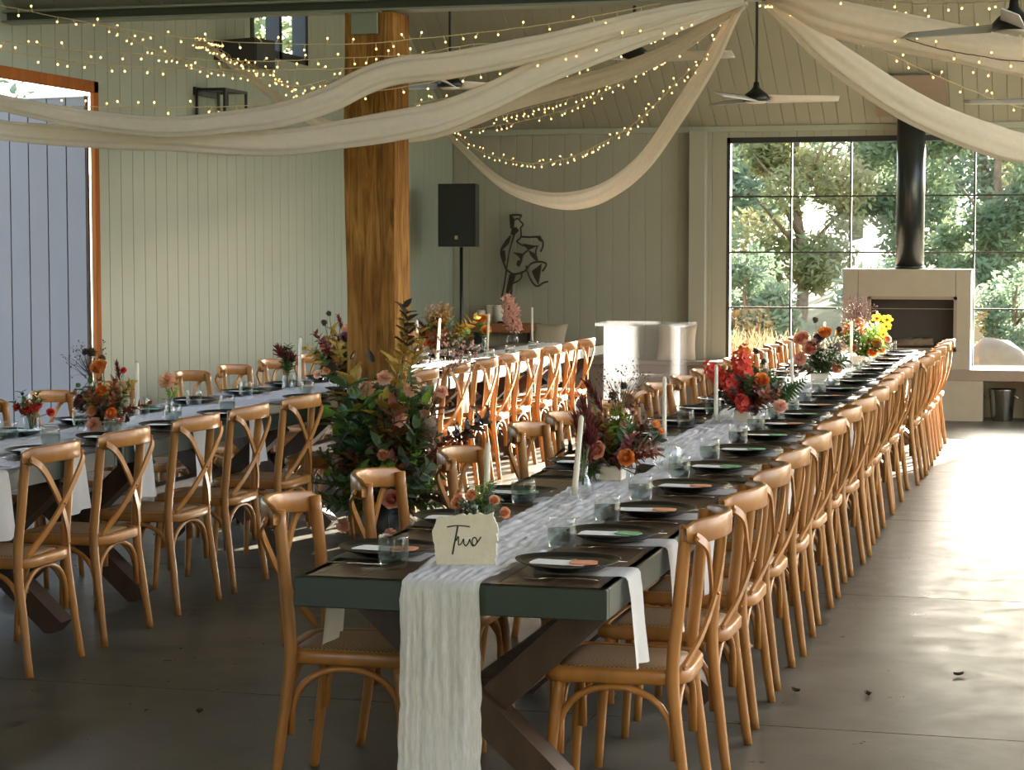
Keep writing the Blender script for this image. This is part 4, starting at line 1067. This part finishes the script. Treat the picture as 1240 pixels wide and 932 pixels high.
STR={
'S1':[(-6.13,9.51,3.06),(-5.55,9.40,2.94),(-5.33,9.50,2.90),(-5.03,9.64,2.84),(-4.63,9.82,2.77),(-4.23,10.00,2.73),(-3.69,10.24,2.73),(-3.37,10.38,2.76),(-2.96,10.55,2.81),(-2.54,10.73,2.88),(-2.13,10.90,2.97)],
'S2':[(-6.13,9.66,2.84),(-5.61,9.50,2.76),(-5.38,9.60,2.73),(-5.07,9.72,2.69),(-4.71,9.87,2.67),(-4.35,10.01,2.64),(-4.03,10.14,2.64),(-3.70,10.26,2.66),(-3.37,10.39,2.68),(-3.12,10.49,2.73),(-2.79,10.61,2.76),(-2.37,10.77,2.84),(-2.04,10.90,2.93)],
'S3':[(-6.13,9.78,2.82),(-5.67,9.60,2.73),(-5.43,9.69,2.69),(-5.03,9.84,2.63),(-4.55,10.02,2.60),(-4.05,10.20,2.60),(-3.72,10.33,2.61),(-3.39,10.45,2.66),(-2.97,10.60,2.72),(-2.55,10.75,2.80),(-2.13,10.90,2.88)],
'S4':[(-6.13,9.68,2.44),(-5.62,9.50,2.41),(-5.38,9.59,2.40),(-4.99,9.75,2.39),(-4.59,9.90,2.39),(-4.18,10.05,2.40),(-3.77,10.21,2.44),(-3.61,10.27,2.47),(-3.28,10.39,2.53),(-2.95,10.52,2.60),(-2.70,10.61,2.66),(-2.28,10.76,2.78),(-1.90,10.90,2.89)],
'S5':[(-6.13,11.56,3.17),(-5.65,11.50,2.99),(-5.53,11.64,2.90),(-5.40,11.77,2.85),(-5.24,11.93,2.78),(-5.08,12.09,2.75),(-4.92,12.25,2.72),(-4.80,12.36,2.69),(-4.65,12.50,2.74)],
'S6':[(-6.13,13.73,3.15),(-5.51,12.80,2.97),(-5.35,12.72,2.89),(-5.16,12.62,2.84),(-5.01,12.55,2.76),(-4.89,12.49,2.66),(-4.75,12.41,2.63),(-4.63,12.35,2.69),(-4.50,12.30,2.74)],
'S7':[(-4.10,12.60,2.58),(-3.95,12.51,2.59),(-3.78,12.42,2.60),(-3.55,12.28,2.60),(-3.17,12.05,2.67),(-2.69,11.74,2.74),(-2.23,11.43,2.86),(-1.80,11.12,2.985)],
'S8':[(-4.26,14.00,2.56),(-4.13,13.87,2.57),(-3.69,13.43,2.56),(-3.42,13.15,2.59),(-3.01,12.70,2.62),(-2.58,12.20,2.70),(-2.18,11.70,2.79),(-1.75,11.12,2.985)],
'S9':[(-4.60,15.00,2.58),(-4.40,14.77,2.54),(-4.02,14.35,2.54),(-3.66,13.91,2.55),(-3.23,13.37,2.59),(-2.83,12.83,2.67),(-2.45,12.29,2.76),(-2.10,11.74,2.86),(-1.74,11.12,2.985)],
'S10':[(-6.13,18.99,3.02),(-5.38,17.50,2.76),(-5.16,17.19,2.63),(-4.90,16.82,2.50),(-4.59,16.36,2.41),(-4.11,15.62,2.32),(-3.66,14.88,2.31),(-3.23,14.15,2.37),(-2.84,13.41,2.45),(-2.56,12.86,2.55),(-2.30,12.31,2.66),(-2.05,11.75,2.75),(-1.75,11.12,2.985)],
'S11':[(-1.60,11.0,2.985),(-1.40,11.00,2.97),(-1.24,10.96,2.92),(-.98,10.89,2.88),(-.80,10.85,2.84),(-.59,10.79,2.80),(-.38,10.74,2.76),(-.21,10.69,2.74),(.23,10.57,2.71),(.80,10.40,2.76),(3.19,9.8,2.98)],
'S12':[(-1.60,11.0,2.985),(-1.38,10.95,2.94),(-1.05,10.82,2.80),(-.79,10.71,2.74),(-.45,10.57,2.69),(-.20,10.46,2.67),(.22,10.27,2.66),(.77,10.00,2.72),(3.19,9.0,3.0)],
'S13':[(-1.60,11.0,2.985),(-1.30,10.88,2.90),(-.96,10.70,2.78),(-.70,10.57,2.68),(-.45,10.44,2.61),(-.20,10.32,2.56),(.22,10.08,2.51),(.75,9.80,2.55),(3.19,8.4,2.95)],
'S14':[(-1.58,11.05,2.985),(-1.26,11.05,2.85),(-1.00,11.10,2.73),(-.75,11.2,2.61),(-.49,11.35,2.50),(-.22,11.5,2.41),(.27,11.75,2.34),(.95,12.10,2.40),(3.19,13.5,2.95)],
'S15':[(-1.45,10.98,2.985),(-1.23,10.80,2.965),(-.95,10.60,2.91),(-.65,10.37,2.86),(-.40,10.17,2.84),(-.20,10.00,2.82),(.5,9.7,2.80),(3.19,9.2,3.05)],
'S16':[(-1.58,11.0,2.985),(-1.36,10.92,2.93),(-1.07,10.82,2.79),(-.81,10.72,2.68),(-.55,10.62,2.59),(-.21,10.48,2.51),(.24,10.25,2.44),(.85,9.95,2.45),(3.19,8.9,2.9)]}
SL={'S1':'topmost fairy light string running left below the steel beam','S2':'second fairy light string from the top at left','S3':'third fairy light string from the top at left','S4':'lowest fairy light string at left, crossing the wall lantern',
'S5':'short fairy light string dipping toward the black lantern','S6':'tangled fairy light cluster under the high gable window','S7':'fairy light string emerging right of the post at its middle','S8':'upper of two fairy light strings right of the post','S9':'lower of two fairy light strings right of the post',
'S10':'fairy light string sagging lowest above the sculpture','S11':'dense fairy light string along the upper edge of right drape','S12':'dark wired fairy light string across middle of right drape','S13':'dark wired fairy light string low on the right drape','S14':'fairy light string crossing below the wide right drape','S15':'topmost fairy light string at upper right','S16':'fairy light string along bottom edge of right drape'}
mbb=MB(); mbb.ball((0,0,.034),.0062,8,6,0,(1,1,1.15)); mbb.tube([(0,0,0),(0,0,.028)],[.0022,.0038],5,1)
BULB=mbb.mesh('bulb',[M['bulb'],M['wire']])
rb=random.Random(4)
for k,pts in STR.items():
    path=smooth_path(pts,8)
    dense={'S6':.035,'S10':.094,'S11':.03,'S7':.075,'S8':.08,'S9':.085,'S5':.05}.get(k,.105)
    wm=MB(); 
    jit=.02 if k in('S11','S6') else .004
    pj=[p+Vector((0,rb.uniform(-jit,jit),rb.uniform(-jit,jit)*.6)) for p in path]; pj[0]=path[0]; pj[-1]=path[-1]
    th=tag(wm.tube(pj,.0026,5).build('fairy_light_string',M['darkwire' if k in('S12','S13') else 'wire']),SL[k],'string light','fairy light strings')
    acc=0; nxt=dense*.5; cnt=0
    for a,b in zip(pj,pj[1:]):
        L=(b-a).length
        while acc+L>nxt and cnt<100:
            p=a+(b-a)*((nxt-acc)/L)
            if p.x>.6: break
            dirv=Vector((rb.uniform(-.6,.6),rb.uniform(-.9,.9),rb.choice((-1,-1,-.8,.5,1))))
            place(BULB,'bulb',th,p,orient(dirv,0)); cnt+=1
            nxt+=dense*rb.uniform(.6,1.4)
        acc+=L

# ------------------------------------------------------------------ ceiling fans
def fan(x,y,z,rz,lab,scale=1):
    zc=ztop(y)-.02; t=thing('ceiling_fan',lab,'ceiling fan',(x,y,z),0,'ceiling fans')
    mb=MB(); mb.tube([(0,0,.07),(0,0,zc-z)],.011,8); mb.lathe([(.05,zc-z-.05),(.06,zc-z-.01),(.06,zc-z)],16); mb.build('down_rod',M['blackmetal'],t)
    mb=MB(); mb.lathe([(0,-.035),(.092,-.035),(.10,-.02),(.10,.0),(.075,.028),(.045,.05),(.024,.075),(.02,.11),(0,.11)],28,caps=False); mb.build('motor_housing',M['blackmetal'],t)
    mb=MB(); mb.lathe([(0,-.05),(.06,-.048),(.085,-.036),(0,-.036)],24,caps=False); mb.build('base_cap',M['whiteblade'],t)
    for k in range(3):
        a=rz+2*PI*k/3; mb=MB()
        def fn(u,v):
            r=.085+.53*v; w=.12*(1-.35*v); s=(u-.5)*w; return (r,s,-.012-.42*s)
        mb.grid(fn,3,8); 
        vv=list(mb.v); n0=len(vv); mb.v+= [(p[0],p[1],p[2]-.006) for p in vv]
        fs=list(mb.f); mb.f+=[[i+n0 for i in q[::-1]] for q in fs]; mb.m+=mb.m; mb.sm+=mb.sm
        rim=[0,1,2,3]+[4*i+3 for i in range(1,9)]+[4*8+i for i in (2,1,0)]+[4*i for i in range(7,0,-1)]
        for i,j in zip(rim,rim[1:]+rim[:1]): mb.f.append([j,i,i+n0,j+n0]); mb.m.append(0); mb.sm.append(False)
        o=mb.build('blade',M['whiteblade'],t); o.rotation_euler=(0,0,a)
fan(-2.235,15.2,2.775,math.radians(12),'black and white ceiling fan in the middle above the window')
fan(-4.63,15.2,2.93,math.radians(40),'ceiling fan half hidden by drapes near the post')
fan(-.10,15.2,2.72,math.radians(185),'ceiling fan at far right with one blade showing')
fan(-2.50,12.0,2.80,math.radians(-8),'ceiling fan hidden behind the left drapes, pale blade showing')
fan(-.245,10.0,2.715,math.radians(30),'nearer black ceiling fan at upper right corner')

# ------------------------------------------------------------------ wall lantern and heater
t=thing('wall_lantern','black box-frame lantern with filament bulbs on the left wall','lantern',(XL,13.95,2.37))
mb=MB(); q=.018; X1=.24; Y1=.20; Hh=.44
for a in (.02,X1):
    for b in (-Y1,Y1): mb.box(a-q/2,a+q/2,b-q/2,b+q/2,0,Hh)
for z in (0,Hh-q):
    for b in (-Y1,Y1): mb.box(.02,X1,b-q/2,b+q/2,z,z+q)
    for a in (.02,X1): mb.box(a-q/2,a+q/2,-Y1,Y1,z,z+q)
mb.box(0,.02,-Y1-.02,Y1+.02,Hh-.05,Hh+.01); mb.box(.0,X1,-.06,.06,Hh-.01,Hh)
mb.build('lantern_frame',M['blackmetal'],t)
mb=MB(); mb.box(X1-.002,X1+.002,-Y1+.01,Y1-.01,.016,Hh-.016); mb.box(.03,X1,-Y1-.002,-Y1+.002,.016,Hh-.016); mb.box(.03,X1,Y1-.002,Y1+.002,.016,Hh-.016); mb.build('lantern_glass',M['window'],t)
for s in (-.08,.08):
    mb=MB(); mb.tube([(.14,s,Hh-.02),(.14,s,Hh-.12)],.012,8,1); mb.lathe([(.012,-.0),(.03,-.06),(.034,-.10),(.02,-.13),(0,-.135)],14,0,Matrix.Translation((.14,s,Hh-.12)))
    mb.tube([(.14,s-.01,Hh-.16),(.14,s,Hh-.22),(.14,s+.01,Hh-.16)],.003,5,2); mb.build('filament_bulb',[M['glass'],M['bronze'],M['filament']],t)
t=thing('wall_speaker','black angled speaker box on left gable wall below the high window','speaker',(XL,14.45,3.02))
mb=MB(); v=[(0,-.34,.02),(.28,-.22,.0),(.28,.18,-.02),(0,.32,.02),(0,-.34,.17),(.28,-.22,.2),(.28,.18,.21),(0,.32,.19)]
mb.add(v,[(3,2,1,0),(4,5,6,7),(0,1,5,4),(1,2,6,5),(2,3,7,6),(3,0,4,7)],0,False); mb.build('cabinet',M['blackmetal'],t)
mb=MB(); mb.box(.278,.286,-.20,.16,.01,.18); mb.build('grille',M['frame'],t)

# ------------------------------------------------------------------ PA speaker on stand
t=thing('pa_speaker','black loudspeaker on a pole in the far left corner','speaker',(-5.60,18.75,1.66))
mb=MB(); mb.prism([(-.185,-.16),(.185,-.16),(.13,.17),(-.13,.17)],0,.60); mb.build('cabinet',M['blackmetal'],t)
mb=MB(); mb.box(-.172,.172,-.168,-.158,.02,.58); mb.build('grille',M['frame'],t)
mb=MB(); mb.box(-.016,.016,-.172,-.166,.07,.105); mb.build('badge',M['fork'],t)
t=thing('speaker_stand','thin black pole stand under the corner loudspeaker','stand',(-5.60,18.75,0))
mb=MB(); mb.tube([(0,0,.12),(0,0,1.655)],.017,10); mb.build('pole',M['blackmetal'],t)
for k in range(3):
    a=2*PI*k/3+.5; mb=MB(); mb.tube([(0,0,.62),(.38*math.cos(a),.38*math.sin(a),.012)],.011,8); mb.build('leg',M['blackmetal'],t)

# ------------------------------------------------------------------ bench, fireplace, shelf
t=thing('window_bench','long built-in timber bench along the far wall','bench',(0,YB,0))
mb=MB(); mb.box(XL+.01,-2.07,-.52,-.01,.485,.53,0,.004); mb.build('bench_top',M['bench'],t)
mb=MB(); mb.box(XL+.01,-2.07,-.48,-.01,0,.485); mb.build('bench_base',M['bench'],t)
t=thing('fireplace','tan panelled fireplace with dark firebox in front of the window','fireplace',(-1.44,19.72,0))
mb=MB(); w=.605; ow0,ow1=-.365,.475; oz0,oz1=.66,1.185
mb.box(-w,ow0,0,.36,.49,1.435); mb.box(ow1,w,0,.36,.49,1.435); mb.box(ow0,ow1,0,.36,oz1,1.435); mb.box(ow0,ow1,0,.36,.49,oz0); mb.box(-w-.006,w+.006,-.006,.366,1.425,1.445)
mb.box(-.46,-.457,-.003,0,.49,1.425,1); mb.box(.46,.463,-.003,0,1.19,1.425,1)
mb.build('surround',[M['stucco'],M['firebox']],t)
mb=MB(); mb.box(ow0,ow1,.22,.34,oz0,oz1); mb.box(ow0,ow0+.01,.02,.3,oz0,oz1); mb.box(ow1-.01,ow1,.02,.3,oz0,oz1); mb.box(ow0,ow1,.02,.3,oz0,oz0+.02); mb.build('firebox',M['firebox'],t)
mb=MB()
for a,b,c,d in ((ow0,ow0+.03,oz0,oz1),(ow1-.03,ow1,oz0,oz1),(ow0,ow1,oz1-.03,oz1),(ow0,ow1,oz0,oz0+.03)): mb.box(a,b,-.004,.02,c,d)
mb.box(ow0+.03,ow1-.03,.1,.11,1.06,1.067); mb.build('fire_frame',M['bench'],t)
mb=MB(); mb.box(-.25,.2,.03,.2,oz0+.02,oz0+.03)
for k in range(3): mb.tube([(-.22+.1*k,.08+.03*k,oz0+.06),(.05+.1*k,.16-.03*k,oz0+.09)],.035,8)
mb.build('log',M['bark'],t)
t=thing('hearth','raised hearth ledge with open niche under the fireplace','hearth',(-1.44,19.70,0))
mb=MB(); mb.box(-.63,2.69,-.01,.54,.385,.49,0,.004); mb.build('hearth_slab',M['bench'],t)
mb=MB(); mb.box(-.63,.73,0,.53,0,.385); mb.box(1.30,2.69,0,.53,0,.385); mb.box(.73,1.30,.50,.53,0,.385); mb.build('hearth_base',M['stucco'],t)
t=thing('flue','tall round black metal flue rising above the fireplace','flue',(-1.43,19.95,1.445))
zc=ztop(19.95)-1.445
mb=MB(); mb.lathe([(.136,0),(.136,zc+.02)],28); mb.lathe([(.142,0),(.142,.03)],28); mb.build('flue_pipe',M['flue'],t)
mb=MB(); a=math.atan(-TAN); Mx=Matrix.Translation((0,-.16,zc+.09))@Matrix.Rotation(a,4,'X'); mb.box(-.34,.34,-.36,.30,-.045,-.03,0,0,Mx); mb.build('ceiling_plate',M['bench'],t)
t=thing('ice_bucket','shiny steel bucket in the hearth niche','bucket',(-.535,19.83,0))
mb=MB(); mb.lathe([(0,0),(.095,0),(.10,.01),(.125,.28),(.132,.30),(.132,.305),(.124,.30),(.10,.02),(0,.02)],28,caps=False); mb.build('bucket_body',M['steelbright'],t)
for s in (-1,1):
    mb=MB(); mb.tube(smooth_path([(s*.124,-.03,.24),(s*.15,-.025,.22),(s*.15,.025,.22),(s*.124,.03,.24)],4),.006,6); mb.build('handle',M['steelbright'],t)
t=thing('wall_shelf','chunky timber shelf on far wall holding white candles','shelf',(-5.55,YB-.01,.78))
mb=MB(); mb.box(-.36,.36,-.26,0,0,.095,0,.006); mb.build('shelf_board',M['shelfwood'],t)
mb=MB(); mb.box(-.30,-.27,-.2,0,-.12,0); mb.box(.27,.30,-.2,0,-.12,0); mb.build('bracket',M['blackmetal'],t)
for k,(x,h,r,l) in enumerate(((-5.79,.13,.042,'shortest white pillar candle, leftmost on timber shelf'),(-5.70,.185,.045,'white pillar candle at rear middle of timber shelf'),(-5.60,.185,.05,'widest white pillar candle, beside the sculpture foot'))):
    mb=MB(); mb.lathe([(r,0),(r,h-.006),(r-.006,h),(r*.5,h-.004),(0,h-.006)],20); mb.tube([(0,0,h-.008),(0,.001,h+.01)],.002,5,1)
    tag(mb.build('pillar_candle',[M['wax'],M['wick']],None,(x,YB-.12-(.03 if k!=1 else -.02),.876)),l,'candle','pillar candles on the shelf')
# abstract metal sculpture
def sculpt():
    mb=MB(); s=1/4.2373/2450*20.35
    def q(px,py,dy=0):   # drawing grid -> metres, origin at the foot
        return ((px-530)*s,dy,(690-py)*s+.22)
    def rod(pl,r,flat=None): mb.tube(smooth_path([q(*p) for p in pl],3),r,7)
    def plate(pl,th=.014):
        P=[q(*p) for p in pl]; n=len(P); v=[(a,b-th,c) for a,b,c in P]+[(a,b+th,c) for a,b,c in P]
        mb.add(v,[tuple(range(n)),tuple(range(2*n-1,n-1,-1))]+[(i,n+i,n+(i+1)%n,(i+1)%n) for i in range(n)],0,False)
    rod([(540,238),(575,236),(605,238)],.010); rod([(605,238),(592,262),(612,285),(600,300)],.009); plate([(538,238),(552,240),(566,262),(560,305),(543,308)])
    rod([(566,262),(580,255),(592,262)],.008); plate([(552,305),(575,300),(590,318),(560,345),(545,335)])
    rod([(572,318),(545,400),(528,480),(512,590),(492,685)],.010); rod([(598,300),(600,350),(575,375)],.009)
    rod([(600,350),(650,352),(690,352),(716,372),(718,400),(705,428)],.010); plate([(680,346),(705,345),(718,380),(700,372)])
    rod([(545,345),(515,380),(492,428),(505,480),(520,520)],.012); plate([(548,345),(535,385),(510,410),(492,430),(515,385)])
    plate([(490,428),(512,420),(518,470),(510,495)]); rod([(575,375),(610,395),(650,400),(695,398)],.009); plate([(610,385),(690,398),(640,420)])
    plate([(555,430),(612,437),(605,480),(590,455)]); rod([(640,420),(610,445),(590,505)],.009); plate([(585,470),(605,480),(590,508),(575,495)])
    plate([(640,420),(680,440),(686,480),(655,450)]); rod([(690,398),(680,430),(690,480)],.009); rod([(520,520),(560,545),(620,530),(655,490),(700,480),(735,490),(730,510),(715,530)],.010)
    rod([(628,500),(640,545),(665,592),(690,608),(720,590),(746,584)],.010); plate([(660,530),(712,490),(695,600),(672,560)])
    rod([(605,530),(600,570),(560,592)],.010); plate([(540,545),(572,548),(556,600),(530,650),(522,690),(520,640)],.018); rod([(545,560),(548,640),(520,690),(530,730)],.012)
    rod([(530,690),(528,740),(530,800)],.016)
    mb.box(-.09,.09,-.08,.08,-.0,.02)
    o=mb.build('metal_sculpture',M['bronze'],None,(-5.50,YB-.16,.876)); tag(o,'dark bronze abstract figure sculpture standing on timber shelf','sculpture')
sculpt()
def pillow(x,y,z,w,rz,tilt,lab):
    mb=MB(); n=12
    for s in (1,-1):
        def fn(u,v):
            a=(u-.5)*2; b=(v-.5)*2; th=.5*w*.30*((1-a**4)*(1-b**4))**.6
            pin=1-.10*(1-abs(a))*abs(b)**2-.10*(1-abs(b))*abs(a)**2
            return (a*w/2*(1-.09*(1-b*b)),s*th,b*w/2*(1-.09*(1-a*a)))
        mb.grid(fn,n,n)
        if s>0: mb.f=[q[::-1] for q in mb.f]
    o=mb.build('cushion',M['cushion'],None,(x,y,z)); o.rotation_euler=(tilt,0,rz); tag(o,lab,'cushion','linen cushions on the bench')
pillow(-5.04,19.97,.70,.38,math.radians(-8),math.radians(-20),'oatmeal linen cushion leaning right of the timber shelf')
pillow(-3.72,20.0,.70,.40,math.radians(5),math.radians(-20),'oatmeal linen cushion peeking behind the clear podium')
# acrylic podium
t=thing('podium','clear acrylic lectern standing before the far bench','lectern',(-2.97,14.7,0))
mb=MB(); mb.box(-.34,.34,-.20,.22,1.075,1.10,0,.004); mb.build('top_slab',M['acrylic'],t)
mb=MB(); mb.box(-.28,.28,-.145,-.133,.03,1.075); mb.build('front_panel',M['acrylic'],t)
for s in (-1,1):
    mb=MB(); mb.box(s*.28-.006,s*.28+.006,-.145,.16,.03,1.075); mb.box(s*.19-.004,s*.19+.004,-.02,.12,.03,1.075); mb.build('side_panel',M['acrylic'],t)
mb=MB(); mb.box(-.27,.27,-.13,.15,.70,.71); mb.build('shelf',M['acrylic'],t)
mb=MB(); mb.box(-.33,.33,-.2,.2,0,.03,0,.004); mb.build('base_slab',M['acrylic'],t)

# dead leaves on the floor
for (x,y,a,l) in ((-.665,7.46,.5,'curled dead leaf on floor right of the front chairs'),(-.36,7.9,2,'small dead leaf on floor by right frame edge'),(-.93,7.45,1,'tiny dead leaf on floor by the front chair legs'),(-2.93,6.55,.2,'small dead leaf on floor left of the front table')):
    mb=MB(); mb.grid(lambda u,v:((u-.5)*.030*math.sin(PI*(v*.9+.05)),(v-.5)*.040,.003+.009*abs(u-.5)*2+.006*(v-.5)**2*4),4,5)
    o=mb.build('dead_leaf',M['deadleaf'],None,(x,y,.0)); o.rotation_euler=(0,0,a); tag(o,l,'leaf','dead leaves on the floor')

# ------------------------------------------------------------------ garden beyond the windows
m=MB(); m.grid(lambda u,v:(-40+80*u,-6+90*v,-.25+.25*noise.noise(Vector((u*9,v*9,0)))+max(0,(v-.38))*9*(1 if u<.9 else 1)),40,44)
o=m.build('garden_ground',M['grass']); o['kind']='structure'; o['label']='sloping dry lawn outside the windows'
def tree(x,y,z,h,rad,trunk,fm,nleaf,seed,label,lsize=.10,low=.25):
    t=thing('garden_tree' if h>2 else 'garden_shrub',label,'tree' if h>2 else 'shrub',(x,y,z),0,'trees and shrubs outside')
    r=random.Random(seed)
    mb=MB(); mb.tube(smooth_path([(0,0,-.3),(.05*h*.2,0,h*.3),(-.03*h,.02*h,h*.6),(0,0,h*.85)],4),[max(.01,trunk*(1-.06*i)) for i in range(13)],8)
    for q in range(6):
        a=r.uniform(0,6.28); b=h*r.uniform(low+.05,.6); mb.tube([(0,0,b),(rad*.4*math.cos(a),rad*.4*math.sin(a),b+h*.12),(rad*.75*math.cos(a),rad*.75*math.sin(a),b+h*.22)],[trunk*.4,trunk*.25,trunk*.08],6)
    mb.build('trunk',M['bark'],t)
    mb=MB(); clumps=[(Vector((rad*.75*math.sqrt(r.random())*math.cos(a),rad*.75*math.sqrt(r.random())*math.sin(a),h*(low+(1-low)*r.random()*.92))),rad*r.uniform(.22,.42)) for a in [r.uniform(0,6.28) for _ in range(26)]]
    v=[];f=[]
    for q in range(nleaf):
        c,cr=clumps[q%26]; d=Vector((r.gauss(0,1),r.gauss(0,1),r.gauss(0,1))).normalized()*cr*r.random()**.4
        p=c+d; a=Vector((r.gauss(0,1),r.gauss(0,1),r.gauss(0,.7))).normalized(); b=a.orthogonal().normalized()
        L=lsize*r.uniform(.6,1.4); w=L*.45; k=len(v)
        v+=[tuple(p),tuple(p+a*L*.5+b*w*.5),tuple(p+a*L),tuple(p+a*L*.5-b*w*.5)]; f.append((k,k+1,k+2,k+3))
    mb.add(v,f,0,False); mb.build('foliage',M[fm],t)
    return t
tree(-5.9,31.0,-.1,5.2,1.25,.13,'foliage1',11000,1,'deep green tree behind left column of the big window',.13)
tree(-4.3,34.5,.0,4.6,1.25,.12,'foliage3',11000,2,'yellow tinged tree in middle of window left of flue',.13)
tree(-2.6,36.5,.1,5.2,1.3,.12,'foliage1',11000,3,'green tree just left of the black flue',.14)
tree(-.9,33.5,.0,4.6,1.15,.12,'foliage1',11000,4,'green tree just right of the black flue',.13)
tree(.2,38.5,.0,5.0,1.3,.12,'foliage3',11000,5,'blossoming pale tree at right edge of the window',.13)
tree(-8.9,35,.2,6,2.0,.16,'foliage2',7000,6,'pale tree beyond far left of the big window',.16)
tree(-6.9,42,.6,6,2.2,.16,'foliage2',6000,7,'distant pale tree between the window trees at left',.2)
tree(-1.6,44,.8,6,2.4,.16,'foliage2',6000,14,'distant pale tree behind the flue',.2)
tree(-4.9,50,1.2,6.5,2.6,.18,'foliage2',7000,15,'distant pale tree seen above the reed bank',.22)
tree(1.6,52,1.4,7,2.6,.18,'foliage2',6000,16,'distant pale tree beyond right edge of the window',.22)
tree(-9.5,50,1.2,6.5,2.6,.18,'foliage2',6000,17,'distant pale tree at far left beyond the garden',.22)
tree(-3.75,25.0,-.1,1.9,.75,.05,'foliage2',5000,8,'feathery pale shrub at lower left of big window',.11,.1)
tree(-2.1,26.2,-.1,1.75,.75,.05,'foliage2',5000,9,'feathery pale shrub left of the fireplace',.11,.1)
tree(-.55,26.6,-.1,1.5,.7,.05,'foliage2',4000,10,'green shrub behind boulder right of the fireplace',.10,.1)
tree(-13.5,20.5,0,6.5,2.4,.2,'foliage2',7000,11,'tree outside the left doorway above open door',.18)
tree(-11,26.5,0,8,2.5,.2,'foliage1',7000,12,'tall tree outside seen through high gable window',.2)
tree(-14,13.0,0,5.5,2.2,.2,'foliage1',5000,13,'tree outside beyond the open door leaf',.18)
mb=MB()
for i in range(7):
    for j in range(1): pass
r=random.Random(3)
mb.ball((0,0,.25),.5,12,8,0,(1,.8,.85)); mb.v=[(x*(1+.15*noise.noise(Vector((x*3,y*3,z*3)))),y,z*(1+.2*noise.noise(Vector((x*4,y*3,z*2+5))))) for x,y,z in mb.v]
tag(mb.build('boulder',M['rock'],None,(-.75,23.6,-.05)),'pale sandstone boulder outside right window beside the fireplace','rock')
mb=MB(); r=random.Random(5)
for i in range(1500):
    x=4.7*r.random(); y=r.uniform(-.5,.5); h=.85-.4*x/5.4+r.uniform(-.25,.1)
    mb.tube([(x,y,-.4),(x+r.uniform(-.06,.06),y,h*.5),(x+r.uniform(-.2,.2),y+r.uniform(-.1,.1),h)],[.012,.011,.004],3)
o=mb.build('dry_reeds',M['canes'],None,(-6.3,23.2,0)); tag(o,'bank of pale dry reeds outside the left of window','reeds'); o['kind']='stuff'

# ------------------------------------------------------------------ camera, light, world
cam=bpy.data.cameras.new('camera'); co=bpy.data.objects.new('camera',cam); COL.objects.link(co)
cam.sensor_width=36; cam.lens=36*2450/1240; cam.clip_end=300
co.location=(0,0,1.65)
A,P=math.radians(15.2),math.radians(3.88)
co.rotation_euler=(PI/2-P,0,A)
SC.camera=co

AZ,EL=math.radians(15),math.radians(14.5)      # sun ahead of the camera, to the right
sd=Vector((math.sin(AZ)*math.cos(EL),math.cos(AZ)*math.cos(EL),math.sin(EL)))
s=bpy.data.lights.new('sun','SUN'); s.energy=50; s.angle=math.radians(.6); s.color=(1,.91,.78)
so=bpy.data.objects.new('sun',s); COL.objects.link(so); so.rotation_euler=(-sd).to_track_quat('-Z','Y').to_euler(); so.location=sd*40
w=bpy.data.worlds.new('sky'); SC.world=w; w.use_nodes=True; nt=w.node_tree; nt.nodes.clear()
sky=nt.nodes.new('ShaderNodeTexSky'); sky.sky_type='NISHITA'; sky.sun_disc=False; sky.sun_elevation=math.radians(24); sky.sun_rotation=AZ; sky.dust_density=3; sky.air_density=1
hs=nt.nodes.new('ShaderNodeHueSaturation'); hs.inputs['Saturation'].default_value=.8; nt.links.new(sky.outputs['Color'],hs.inputs['Color'])
bg=nt.nodes.new('ShaderNodeBackground'); bg.inputs['Strength'].default_value=.62; nt.links.new(hs.outputs['Color'],bg.inputs['Color'])
ou=nt.nodes.new('ShaderNodeOutputWorld'); nt.links.new(bg.outputs[0],ou.inputs['Surface'])
SC.view_settings.view_transform='Standard'; SC.view_settings.look='None'; SC.view_settings.gamma=1; SC.view_settings.use_curve_mapping=False
SC.view_settings.exposure=1.32
c=SC.cycles
c.max_bounces=10; c.diffuse_bounces=5; c.glossy_bounces=4; c.transparent_max_bounces=24; c.transmission_bounces=6
c.sample_clamp_indirect=6; c.caustics_reflective=False; c.caustics_refractive=False; c.use_denoising=True
